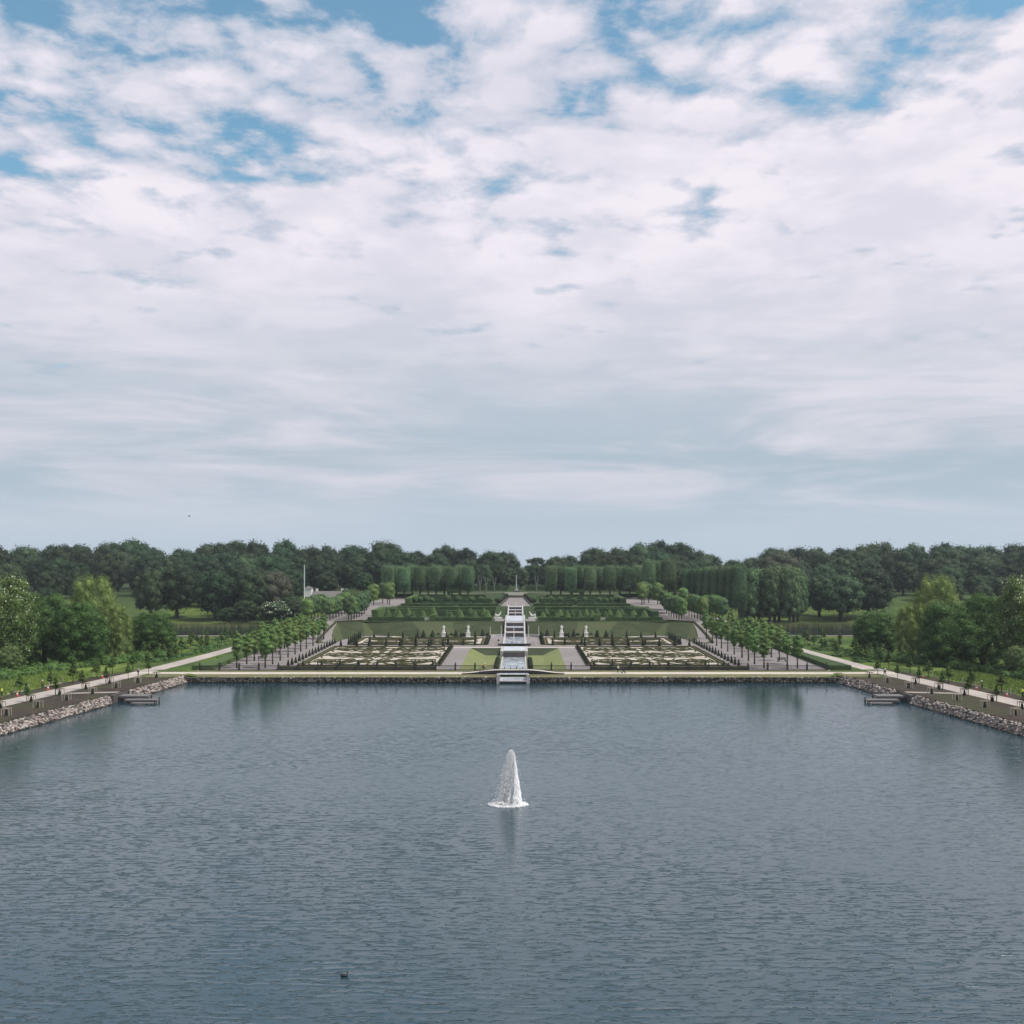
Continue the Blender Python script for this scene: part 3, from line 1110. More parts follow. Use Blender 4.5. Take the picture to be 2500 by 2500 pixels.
boulder_wall('stone_wall', (67.8, 207.7), (3.4, 207.7), 1.18, 0.5, 0, 'long low fieldstone lake wall right of the cascade outlet', 1, 0.34)
boulder_wall('stone_wall', (-3.4, 207.7), (-67.8, 207.7), 1.18, 0.5, 0, 'long low fieldstone lake wall left of the cascade outlet', 2, 0.34)
for s in (-1, 1):
    pa, pb = (s * (lake_edge(207.7) + 0.5), 207.7), (s * (lake_edge(184.5) + 0.9), 184.5)
    pc, pd = (s * (lake_edge(177.5) + 0.9), 177.5), (s * (lake_edge(96) + 0.9), 96)
    side = 'right' if s > 0 else 'left'
    if s < 0: pa, pb, pc, pd = pa, pb, pc, pd
    A = (pa, pb) if s < 0 else (pb, pa)
    B = (pc, pd) if s < 0 else (pd, pc)
    # wall runs so that its water side faces the lake
    boulder_wall('stone_wall', (A[1] if s > 0 else A[0]), (A[0] if s > 0 else A[1]), 1.5, -1.1 if s > 0 else 1.1, 0,
                 'pale boulder bank on the %s shore between the landing stage and far corner' % side, 3 + s, 0.40) if False else None
    for q0, q1, lab, sd in ((pa, pb, 'pale boulder bank on the %s shore between landing stage and far corner' % side, 11 + s),
                            (pc, pd, 'pale boulder bank on the %s shore nearer than the landing stage' % side, 21 + s)):
        if s < 0: boulder_wall('stone_wall', q1, q0, 1.5, 1.2, 0, lab, sd, 0.28)
        else: boulder_wall('stone_wall', q0, q1, 1.5, 1.2, 0, lab, sd, 0.28)

# ------------------------------------------------------------------ cascade outlet, bridge, basins
cas = empty('water_cascade', (0, 207, 0))
tag(cas, 'long white stepped water cascade climbing the middle of the garden', 'cascade')
def cbox(name, x, y, z, sx, sy, sz, m, par=cas, rz=0):
    b = MB()
    b.box((x, y - 207, z), (sx, sy, sz), rz)
    return b.build(name, m, par)


for s in (-1, 1):
    cbox('pier', s * 3.0, 207.6, 0.75, 0.62, 1.5, 2.1, WHITE)
cbox('outlet_wall', 0, 208.3, 0.25, 5.4, 1.0, 1.5, DARKW)
cbox('outlet_sill', 0, 207.7, 1.05, 5.4, 0.7, 0.14, WHITE)
cbox('outlet_step', 0, 207.0, 0.45, 5.4, 0.8, 0.22, WHITE)
# falling sheet over the outlet
fsht = MB()
for i in range(30):
    x0, x1 = -2.65 + i * 5.3 / 30, -2.65 + (i + 1) * 5.3 / 30
    j = rnd.uniform(-0.03, 0.03)
    fsht.quad((x0, 207.32 + j - 207, 1.10), (x1, 207.32 + j - 207, 1.10), (x1, 207.12 + j - 207, 0.56), (x0, 207.12 + j - 207, 0.56))
fsht.build('water_sheet', FALLW, cas)
# lower basin
bz = 0.95
lb = MB()
lb.rect(-2.6, 209.0 - 207, 2.6, 252 - 207, bz)
lb.build('lower_basin_water', BASIN, cas)
for s in (-1, 1):
    cbox('basin_rim', s * 2.8, 231.5, bz - 0.1, 0.36, 43, 0.5, WHITE)
cbox('fall_wall', 0, 253.0, 1.35, 5.0, 1.9, 1.7, DARKW)
for k in range(4):
    cbox('stone_block', -2.0 + k * 1.33, 226.0, bz + 0.18, 0.16, 0.6, 0.5, DARKW)
for s in (-1, 1):
    b = MB()
    b.box((s * 3.0, 260 - 207, 1.5), (0.8, 14, 1.75), 0)
    b.build('side_wall', WHITE, cas)
ap = MB()
ap.rect(-2.6, 254 - 207, 2.6, 266 - 207, lambda x, y: 2.2 + 0.004 * y)
ap.build('apron_water', FALLW, cas)
cbox('apron_lip', 0, 257.5, 2.25, 5.2, 0.35, 0.14, DARKW)
cbox('apron_lip', 0, 263.5, 2.32, 5.2, 0.35, 0.14, DARKW)
# upper basin at parterre level
ub = MB()
ub.add([(-2.6, 274.5 - 207, 2.2), (2.6, 274.5 - 207, 2.2), (2.6, 300 - 207, 2.36), (-2.6, 300 - 207, 2.36)], [(0, 1, 2, 3)])
ub.build('upper_basin_water', BASIN, cas)
for s in (-1, 1):
    b = MB()
    b.box((s * 2.95, 287 - 207, 2.2), (0.6, 27, 0.6), 0)
    b.build('basin_rim', WHITE, cas)
for k in range(4):
    cbox('stone_block', -2.0 + k * 1.33, 279.0, 2.45, 0.14, 0.6, 0.45, DARKW)
# main flight: dark risers, white water ledges, side walls
def flight(y0, z0, y1, z1, steps, hw, lastpool=False):
    for i in range(steps):
        ya, yb_ = y0 + (y1 - y0) * i / steps, y0 + (y1 - y0) * (i + 1) / steps
        za, zb = z0 + (z1 - z0) * i / steps, z0 + (z1 - z0) * (i + 1) / steps
        cbox('riser', 0, (ya + yb_) / 2 + 0.6, (za + zb) / 2 - 0.9, 2 * hw, yb_ - ya, zb - za + 1.6, DARKW)
        cbox('water_ledge', 0, (ya + yb_) / 2 + 0.45, zb - 0.07, 2 * hw + 0.02, (yb_ - ya) * 0.93, 0.22, FALLW if i % 2 else WHITE)
    for s in (-1, 1):
        b = MB()
        x = s * (hw + 0.32)
        vs = []
        for (y, z) in ((y0 - 1, z0 + 0.35), (y1 + 0.6, z1 + 0.45)):
            for xx in (x - 0.24, x + 0.24):
                vs += [(xx, y - 207, z - 2.5), (xx, y - 207, z)]
        b.add(vs, [(0, 2, 3, 1), (4, 5, 7, 6), (1, 3, 7, 5), (0, 1, 5, 4), (2, 6, 7, 3)])
        b.build('side_wall', WHITE, cas)


flight(300.5, 2.3, 317.5, 5.75, 3, 2.55)
tp = MB()
tp.rect(-2.6, 317.5 - 207, 2.6, 345 - 207, lambda x, y: 5.90 + 0.006 * (y - 110))
tp.build('terrace_pool', FALLW, cas)
for s in (-1, 1):
    b = MB()
    b.box((s * 2.9, 331.5 - 207, 5.85), (0.6, 28, 0.8))
    b.build('basin_rim', WHITE, cas)
flight(346.5, 5.95, 360.5, 8.45, 3, 2.15)
cbox('top_sill', 0, 361.6, 8.3, 5.6, 1.6, 0.5, WHITE)
# quarter-ring side pools at the foot
for s in (-1, 1):
    rim = MB()
    N = 14
    for i in range(N):
        a0, a1 = math.pi / 2 * i / N, math.pi / 2 * (i + 1) / N
        def pt(a, r): return (s * (3.2 + r * math.sin(a)), 298.0 + 4.5 * (r / 4.2) * math.cos(a) - 207)
        vs = []
        for a in (a0, a1):
            for r, z in ((4.2, 2.1), (4.2, 2.95), (3.75, 2.95), (3.75, 2.1)):
                x, y = pt(a, r)
                vs.append((x, y, z))
        rim.add(vs, [(0, 1, 5, 4), (1, 2, 6, 5), (2, 3, 7, 6)])
    rim.build('pool_rim', WHITE, cas)

# footbridge over the outlet (arched, on the lakeside walk)
fb = empty('footbridge', (0, 211.5, 0))
tag(fb, 'low arched white footbridge carrying the lakeside walk over the cascade outlet', 'bridge')
dk, ed, rl = MB(), MB(), MB()
N = 28
for i in range(N):
    x0, x1 = -10.5 + 21 * i / N, -10.5 + 21 * (i + 1) / N
    z0, z1 = bridge_z(x0), bridge_z(x1)
    dk.quad((x0, -1.5, z0 + 0.03), (x1, -1.5, z1 + 0.03), (x1, 1.5, z1 + 0.03), (x0, 1.5, z0 + 0.03))
    for yy_, hh, eb in ((-1.62, 0.16, ed), (1.62, 0.12, rl)):
        eb.add([(x0, yy_ - .1, z0 - 0.42), (x1, yy_ - .1, z1 - 0.42), (x1, yy_ - .1, z1 + hh), (x0, yy_ - .1, z0 + hh),
                (x0, yy_ + .1, z0 - 0.42), (x1, yy_ + .1, z1 - 0.42), (x1, yy_ + .1, z1 + hh), (x0, yy_ + .1, z0 + hh)],
               [(0, 1, 2, 3), (7, 6, 5, 4), (3, 2, 6, 7)])
dk.build('deck', LPATH, fb)
ed.build('edge_beam', BLACK, fb)
rl.build('edge_beam', BLACK, fb)
# upper small bridge
ub_ = empty('plank_bridge', (0, 272.5, 0))
tag(ub_, 'small flat dark footbridge crossing the cascade beside the upper basin', 'bridge')
b = MB(); b.box((0, 0, z_low(0, 272) + 0.28), (8.6, 1.8, 0.14)); b.build('deck', WOODD, ub_)
for yy_ in (-0.95, 0.95):
    b = MB()
    b.box((0, yy_, z_low(0, 272) + 0.42), (8.8, 0.12, 0.16))
    b.build('kerb_beam', BLACK, ub_)
for s in (-1, 1):
    cr = MB()
    cr.box((s * 4.6, -0.9, z_low(0, 272) + 0.55), (0.05, 0.05, 1.1))
    cr.box((s * 5.1, -0.9, z_low(0, 272) + 0.55), (0.05, 0.05, 1.1))
    cr.box((s * 4.85, -0.9, z_low(0, 272) + 1.08), (0.55, 0.05, 0.05))
    cr.build('hand_rail', BLACK, ub_)

# sunken lawns
for s in (-1, 1):
    lw = MB()
    zi = 0.93
    xa, xb, xc = s * 3.1, s * 7.2, s * 11.45
    ya, yb_, yc_, yd = 215.4, 218.5, 257.0, 266.2
    def zz(x, y): return z_low(x, y)
    lw.rect(min(xa, xb), yb_, max(xa, xb), yc_, lambda x, y: zi, 1, 2, 4)
    def Q(a, b_, c, d, mi):
        pts = [a, b_, c, d]
        lw.quad(*(pts if s > 0 else pts[::-1]), mi)
    Q((xb, yb_, zi), (xc, ya, z_low(0, ya)), (xc, yd, z_low(0, yd)), (xb, yc_, zi), 1)
    Q((xa, yc_, zi), (xb, yc_, zi), (xc, yd, z_low(0, yd)), (xa, yd, z_low(0, yd)), 0)
    Q((xa, ya, z_low(0, ya)), (xc, ya, z_low(0, ya)), (xb, yb_, zi), (xa, yb_, zi), 1)
    tag(lw.build('sunken_lawn', [BANKB, LAWN]), kind='structure')

# ------------------------------------------------------------------ parterres
def strip_curve(pts, w, h, closed=False):
    """box hedge swept along a 2-D line"""
    m = MB()
    P = [Vector((p[0], p[1])) for p in pts]
    n = len(P)
    vs, fs = [], []
    for i in range(n):
        a = P[(i - 1) % n] if closed else P[max(0, i - 1)]
        b_ = P[(i + 1) % n] if closed else P[min(n - 1, i + 1)]
        t = (b_ - a)
        if t.length < 1e-6: t = Vector((1, 0))
        t.normalize()
        nn = Vector((-t.y, t.x))
        ww = w * (1 if closed else (0.55 + 0.45 * math.sin(math.pi * i / (n - 1)) if n > 2 else 1)) / 2
        for o, z in ((-ww, 0), (-ww, h), (ww, h), (ww, 0)):
            vs.append((P[i].x + nn.x * o, P[i].y + nn.y * o, z))
    for i in range(n if closed else n - 1):
        j = (i + 1) % n
        for k in range(3):
            fs.append((i * 4 + k, j * 4 + k, j * 4 + k + 1, i * 4 + k + 1)[::-1])
    if not closed:
        fs += [(0, 1, 2, 3), ((n - 1) * 4 + 3, (n - 1) * 4 + 2, (n - 1) * 4 + 1, (n - 1) * 4)]
    m.add(vs, fs)
    return m


def spiral(cx, cy, r, a0, turns, d=1, n=26, sy=1.0):
    return [(cx + r * (1 - 0.8 * i / (n - 1)) * math.cos(a0 + d * 2 * math.pi * turns * i / (n - 1)),
             cy + sy * r * (1 - 0.8 * i / (n - 1)) * math.sin(a0 + d * 2 * math.pi * turns * i / (n - 1))) for i in range(n)]


def s_curve(x0, y0, x1, y1, bow, n=22):
    out = []
    dx, dy = x1 - x0, y1 - y0
    L = math.hypot(dx, dy)
    nx_, ny_ = -dy / L, dx / L
    for i in range(n):
        t = i / (n - 1)
        o = bow * math.sin(2 * math.pi * t)
        out.append((x0 + dx * t + nx_ * o, y0 + dy * t + ny_ * o))
    return out


def oval(cx, cy, rx, ry, n=30):
    return [(cx + rx * math.cos(2 * math.pi * i / n), cy + ry * math.sin(2 * math.pi * i / n)) for i in range(n)]


def leaf_fill(cx, cy, rx, ry, rot, h, n=16):
    m = MB()
    vs = [(cx, cy, h)]
    for z in (h, 0):
        for i in range(n):
            a = 2 * math.pi * i / n
            r = 1 + 0.18 * math.cos(3 * a)
            x, y = rx * r * math.cos(a), ry * r * math.sin(a)
            vs.append((cx + x * math.cos(rot) - y * math.sin(rot), cy + x * math.sin(rot) + y * math.cos(rot), z))
    fs = [(0, 1 + i, 1 + (i + 1) % n) for i in range(n)]
    fs += [(1 + i, 1 + n + i, 1 + n + (i + 1) % n, 1 + (i + 1) % n) for i in range(n)]
    m.add(vs, fs)
    return m


def parterre(name, x0, x1, y0, y1, label, seed, dense):
    cx, cy = (x0 + x1) / 2, (y0 + y1) / 2
    hw, hl = (x1 - x0) / 2, (y1 - y0) / 2
    root = empty(name, (cx, cy, 0))
    tag(root, label, 'flower garden', 'embroidered parterre gardens')
    def zf(x, y): return z_low(0, cy + y)
    b = MB(); b.rect(-hw, -hl, hw, hl, lambda x, y: zf(x, y) + 0.02, 0, 1, 6); b.build('gravel_bed', PSAND, root)
    # planted border with its box edging
    bo = MB()
    bw = 1.1
    for (a, b_, c, d) in ((-hw - bw, -hl - bw, hw + bw, -hl), (-hw - bw, hl, hw + bw, hl + bw), (-hw - bw, -hl, -hw, hl), (hw, -hl, hw + bw, hl)):
        bo.rect(a, b_, c, d, lambda x, y: zf(x, y) + 0.07, 0, 2, 4)
    bo.build('border_bed', BROWN, root)
    e = MB()
    for o_ in (0.15, bw):
        for (xa, ya, xb, yb_) in ((-1, -1, 1, -1), (1, -1, 1, 1), (1, 1, -1, 1), (-1, 1, -1, -1)):
            X0, Y0, X1, Y1 = xa * (hw + o_), ya * (hl + o_), xb * (hw + o_), yb_ * (hl + o_)
            L = math.hypot(X1 - X0, Y1 - Y0)
            ns = 6
            for k in range(ns):
                xm, ym = X0 + (X1 - X0) * (k + .5) / ns, Y0 + (Y1 - Y0) * (k + .5) / ns
                e.box((xm, ym, zf(0, ym) + 0.1), (abs(X1 - X0) / ns + 0.25, abs(Y1 - Y0) / ns + 0.25, 0.3))
    e.build('box_edging', BOX, root)
    rr = random.Random(seed)
    def place(m, nm, mt, mirror):
        for sgn in ((1, -1) if mirror else (1,)):
            q = MB()
            vs = [(sgn * v[0], v[1], v[2] + zf(0, v[1]) + 0.02) for v in m.v]
            fs = m.f if sgn > 0 else [f[::-1] for f in m.f]
            q.add(vs, fs)
            q.build(nm, mt, root)
    W = 0.46
    H = 0.16
    nb = 3 if dense else 2
    for k in range(nb):
        yc_ = -hl + (k + 0.5) * 2 * hl / nb
        hh = hl / nb
        place(strip_curve(spiral(hw * 0.38, yc_ - hh * 0.1, hw * 0.30, 0.6 + k, 1.5, 1 if k % 2 else -1, sy=hh / (hw * 0.34)), W, H), 'box_scroll', BOX, True)
        place(strip_curve(spiral(hw * 0.76, yc_ + hh * 0.25, hw * 0.20, 2.4 + k, 1.4, -1 if k % 2 else 1, sy=hh / (hw * 0.3)), W, H), 'box_scroll', BOX, True)
        place(strip_curve(s_curve(hw * 0.06, yc_ - hh * 0.85, hw * 0.93, yc_ + hh * 0.7, hh * 0.55), W, H), 'box_scroll', BOX, True)
        place(strip_curve(s_curve(hw * 0.92, yc_ - hh * 0.8, hw * 0.40, yc_ + hh * 0.9, -hh * 0.4), W, H), 'box_scroll', BOX, True)
        for q in range(7 if dense else 12):
            ax, ay = rr.uniform(0.08, 0.92) * hw, yc_ + rr.uniform(-0.9, 0.9) * hh
            place(leaf_fill(ax, ay, rr.uniform(0.5, 1.1), rr.uniform(0.8, 2.2), rr.uniform(-0.6, 0.6), 0.07), 'planting', BROWN, True)
    for k in range(nb):
        yc_ = -hl + (k + 0.5) * 2 * hl / nb
        hh = hl / nb
        place(strip_curve(oval(hw * 0.58, yc_, hw * 0.26, hh * 0.62), W, H, True), 'box_oval', BOX, True)
        place(strip_curve(spiral(hw * 0.16, yc_ + hh * 0.4, hw * 0.13, 1.0 + k, 1.3, 1, sy=hh / (hw * 0.2)), W, H), 'box_scroll', BOX, True)
    place(strip_curve(oval(0, 0, hw * 0.34, hl * 0.20), W, H, True), 'box_oval', BOX, False)
    place(strip_curve(oval(0, hl * 0.02, hw * 0.16, hl * 0.10), W, H, True), 'box_oval', BOX, False)
    place(strip_curve(oval(0, -hl * 0.66, hw * 0.24, hl * 0.14), W, H, True), 'box_oval', BOX, False)
    place(strip_curve(oval(0, hl * 0.66, hw * 0.24, hl * 0.14), W, H, True), 'box_oval', BOX, False)
    return root


parterre('parterre_garden', 17.2, 46.2, 225.0, 268.6, 'large embroidered parterre of box scrolls nearest the lake, right of the cascade', 3, True)
parterre('parterre_garden', -46.2, -17.2, 225.0, 268.6, 'large embroidered parterre of box scrolls nearest the lake, left of the cascade', 4, True)
parterre('parterre_garden', 9.2, 43.0, 276.0, 295.6, 'smaller brown parterre behind the large one, right of the cascade', 5, False)
parterre('parterre_garden', -43.0, -9.2, 276.0, 295.6, 'smaller brown parterre behind the large one, left of the cascade', 6, False)

# ------------------------------------------------------------------ yew cones
def cone_mesh(h, r, seed, hedge=YEW, p=0.9):
    rr = random.Random(seed)
    m = MB()
    prof = [(r * 0.85, 0.0), (r, h * 0.08), (r * 0.9, h * 0.22), (r * 0.72, h * 0.42), (r * 0.5, h * 0.62), (r * 0.28, h * 0.82), (r * 0.06, h)]
    m.lathe(prof, n=12, jit=0.07, rnd=rr)
    return m


def conify(name, h, r, seed, mtl=YEW):
    return cone_mesh(h, r, seed).build(name, mtl, smooth=True)


protos = [conify('yew_cone', 1.0, 0.33, 40 + k) for k in range(3)]
used = [False] * 3
cone_count = 0


def put_cone(x, y, z, h, wd, label, group, kinds=protos, usedl=used, cat='topiary'):
    global cone_count
    k = cone_count % len(kinds)
    cone_count += 1
    if not usedl[k]:
        o = kinds[k]; usedl[k] = True
    else:
        o = kinds[k].copy(); col.objects.link(o)
    o.location = (x, y, z - 0.03)
    o.scale = (wd, wd, h)
    o.rotation_euler = (rnd.uniform(-.02, .02), rnd.uniform(-.02, .02), rnd.uniform(0, 6))
    tag(o, label, cat, group)
    return o


for s in (-1, 1):
    sd = 'right' if s > 0 else 'left'
    G = 'yew cones edging the parterres'
    for i in range(8):
        x = 17.6 + i * 4.05
        put_cone(s * x, 223.6, z_low(0, 223.6), rnd.uniform(1.35, 1.75), 1.0, '%s dark cone from the cascade in the row behind the fence, %s large parterre' % (nth(i + 1), sd), G)
    for i in range(16):
        y = 222.8 + i * 3.75
        put_cone(s * 49.0, y, z_low(0, y), rnd.uniform(1.5, 1.9), 1.15, '%s dark cone from the fence along the outer side of the %s parterres' % (nth(i + 1), sd), G)
    for i in range(11):
        y = 226.5 + i * 3.9
        put_cone(s * 16.3, y, z_low(0, y), rnd.uniform(1.3, 1.8), 1.25, '%s dark cone from the fence along the cascade side of the %s large parterre' % (nth(i + 1), sd), G)
    for i in range(8):
        x = 18.5 + i * 3.9 + rnd.uniform(-.4, .4)
        put_cone(s * x, 270.2, z_low(0, 270), rnd.uniform(2.0, 2.7), 1.25, '%s tall cone from the cascade between the two %s parterres, front row' % (nth(i + 1), sd), G)
    for i in range(9):
        x = 10.0 + i * 4.1 + rnd.uniform(-.6, .6)
        put_cone(s * x, 274.2, z_low(0, 274), rnd.uniform(1.8, 3.4), 1.25, '%s slim cone from the cascade at the near edge of the smaller %s parterre' % (nth(i + 1), sd), G)
    for i in range(7):
        y = 275.5 + i * 3.3
        put_cone(s * 7.6, y, z_low(0, y), rnd.uniform(1.9, 2.4), 1.9, '%s broad dark cone from the lake beside the upper basin, %s side' % (nth(i + 1), sd), G)
        put_cone(s * 44.6, y, z_low(0, y), rnd.uniform(2.0, 2.5), 1.3, '%s cone from the lake in the outer row of the smaller %s parterre' % (nth(i + 1), sd), G)
    for i in range(8):
        x = 11.5 + i * 4.2
        put_cone(s * x, 297.6, z_low(0, 297), rnd.uniform(1.9, 2.5), 1.15, '%s cone from the cascade at the far edge of the smaller %s parterre' % (nth(i + 1), sd), G)
    for i, x in enumerate((9.5, 17.3, 24.0, 26.6)):
        put_cone(s * x, 302.2 - (0.25 * (x - 10) if x > 10 else 0) * 0.9, z_low(0, 300), 2.3, 2.3, '%s wide dark cone from the cascade at the foot of the %s grass bank' % (nth(i + 1), sd), G)

# round yew balls
def ball_mesh(name, r, seed, mtl):
    iv, jf = ICO2
    rg = np.random.default_rng(seed)
    V = iv * (r * (1 + rg.normal(0, 0.035, (len(iv), 1))))
    return np_mesh(name, V, jf, mtl, smooth=True)


for s in (-1, 1):
    sd = 'right' if s > 0 else 'left'
    for i in range(6):
        me = ball_mesh('yew_ball', 0.62, 60 + i, YEW) if (i == 0 and s < 0) else bme
        bme = me
        o = mesh_obj('yew_ball', me, loc=(s * 3.75, 223.5 + i * 3.6, 1.5))
        o.scale = (1, 1, rnd.uniform(0.9, 1.15))
        tag(o, '%s dark yew ball from the lake on the %s side of the lower basin' % (nth(i + 1), sd), 'topiary', 'yew balls along the lower basin')
    for i, x in enumerate((8.0, 15.2, 18.6, 22.5)):
        o = mesh_obj('yew_ball', bme, loc=(s * x, 301.6, 2.8))
        tag(o, '%s small dark ball from the cascade between the cones under the %s bank' % (nth(i + 1), sd), 'topiary', 'yew balls under the bank')

# ------------------------------------------------------------------ lakeside fence
def fence(s):
    sd = 'right' if s > 0 else 'left'
    root = empty('lattice_fence', (s * 35, 215.6, 1.66))
    tag(root, 'dark lattice fence with square posts along the garden front, %s of the cascade' % sd, 'fence')
    xe = 66.0
    n = 15
    x0 = 3.9
    step = (xe - x0) / n
    post = MB(); post.box((0, 0, 0.55), (0.34, 0.34, 1.25)); post.box((0, 0, 1.2), (0.42, 0.42, 0.08))
    pm = post.build('post', BLACK, root)
    fin = MB(); fin.lathe([(0.10, 0), (0.13, 0.12), (0.10, 0.3), (0.15, 0.42), (0.02, 0.52)], (0, 0, 1.24), 8)
    fm = fin.build('finial', BLACK, pm)
    pan = MB()
    wd = step - 0.36
    pan.box((0, 0, 1.0), (wd, 0.09, 0.11)); pan.box((0, 0, 0.1), (wd, 0.09, 0.16))
    k = 0.30
    x = -wd / 2
    H0, H1 = 0.18, 0.95
    while x < wd / 2 - 0.05:
        for dr in (1, -1):
            xa, xb = (x, x + (H1 - H0)) if dr > 0 else (x + (H1 - H0), x)
            za, zb = H0, H1
            # clip
            if max(xa, xb) > wd / 2:
                t = (wd / 2 - min(xa, xb)) / abs(xb - xa)
                if dr > 0: xb, zb = wd / 2, H0 + t * (H1 - H0)
                else: xa, za = wd / 2, H1 - t * (H1 - H0)
            pan.tube([(xa, 0, za), (xb, 0, zb)], 0.018, 4, cap=False)
        x += k
    pam = pan.build('lattice_panel', BLACK, root)
    for i in range(n + 1):
        px_ = s * (x0 + step * i) - s * 35
        o = pm if i == 0 else copy_tree(pm, root)
        o.location = (px_, 0, 0)
        if i < n:
            q = pam if i == 0 else copy_tree(pam, root)
            q.location = (px_ + s * step / 2, 0, 0)


fence(-1); fence(1)
# dark clipped band behind the fence
for s in (-1, 1):
    m = MB()
    for i in range(30):
        x = 17 + i * 1.12
        m.box((s * x, 217.6, 1.66 + 0.32), (1.2, 1.1, 0.62 + rnd.uniform(-.06, .06)))
    tag(m.build('box_hedge', BOX), 'low dark box hedge directly behind the lattice fence, %s of the cascade' % ('right' if s > 0 else 'left'), 'hedge')
# grass-topped side hedges
for s in (-1, 1):
    xi = 66.9 if s > 0 else 63.4
    m = MB()
    h = 0.95
    pts = [(s * xi, 216.5, xi + 4.6), (s * (xi + 0.2), 240, xi + 2.8), (s * (xi + 0.2), 282, xi + 1.6)]
    for (a, ya, aw), (b_, yb_, bw_) in zip(pts, pts[1:]):
        za, zb = z_low(0, ya), z_low(0, yb_)
        m.add([(a, ya, za - .3), (a, ya, za + h), (s * aw, ya, za + h), (s * aw, ya, za - .3),
               (b_, yb_, zb - .3), (b_, yb_, zb + h), (s * bw_, yb_, zb + h), (s * bw_, yb_, zb - .3)],
              [(0, 4, 5, 1), (1, 5, 6, 2), (2, 6, 7, 3), (0, 1, 2, 3), (7, 6, 5, 4)])
    tag(m.build('clipped_hedge', HEDGEL if s < 0 else HEDGE), 'low wide clipped hedge bounding the %s avenue on its outer side' % ('right' if s > 0 else 'left'), 'hedge')

# ------------------------------------------------------------------ terrace hedges
def hedge_box(x0, x1, y0, y1, zf, h, label, mtl=HEDGE, seed=0, name='clipped_hedge'):
    """a clipped hedge: subdivided box with an uneven leafy skin"""
    rr = random.Random(seed)
    L, Wd = x1 - x0, y1 - y0
    nx_, ny_, nz_ = max(1, int(L / 0.9)), max(1, int(Wd / 0.9)), max(1, int(h / 0.7))
    m = MB()
    cache = {}
    def vert(i, j, k):
        key = (i, j, k)
        if key not in cache:
            x, y = x0 + L * i / nx_, y0 + Wd * j / ny_
            z = zf(x, y) + h * k / nz_ - (0.1 if k == 0 else 0)
            q = 0.07
            cache[key] = (x + rr.uniform(-q, q), y + rr.uniform(-q, q), z + (rr.uniform(-q, q) if k else 0))
        return cache[key]
    idx, vs, fs = {}, [], []
    def vi(i, j, k):
        if (i, j, k) not in idx:
            idx[(i, j, k)] = len(vs); vs.append(vert(i, j, k))
        return idx[(i, j, k)]
    for i in range(nx_):
        for k in range(nz_):
            fs.append((vi(i, 0, k), vi(i + 1, 0, k), vi(i + 1, 0, k + 1), vi(i, 0, k + 1)))
            fs.append((vi(i, ny_, k + 1), vi(i + 1, ny_, k + 1), vi(i + 1, ny_, k), vi(i, ny_, k)))
        for j in range(ny_):
            fs.append((vi(i, j, nz_), vi(i + 1, j, nz_), vi(i + 1, j + 1, nz_), vi(i, j + 1, nz_)))
    for j in range(ny_):
        for k in range(nz_):
            fs.append((vi(0, j, k + 1), vi(0, j + 1, k + 1), vi(0, j + 1, k), vi(0, j, k)))
            fs.append((vi(nx_, j, k), vi(nx_, j + 1, k), vi(nx_, j + 1, k + 1), vi(nx_, j, k + 1)))
    m.add(vs, fs)
    o = m.build(name, mtl)
    tag(o, label, 'hedge', 'clipped terrace hedges')
    return o


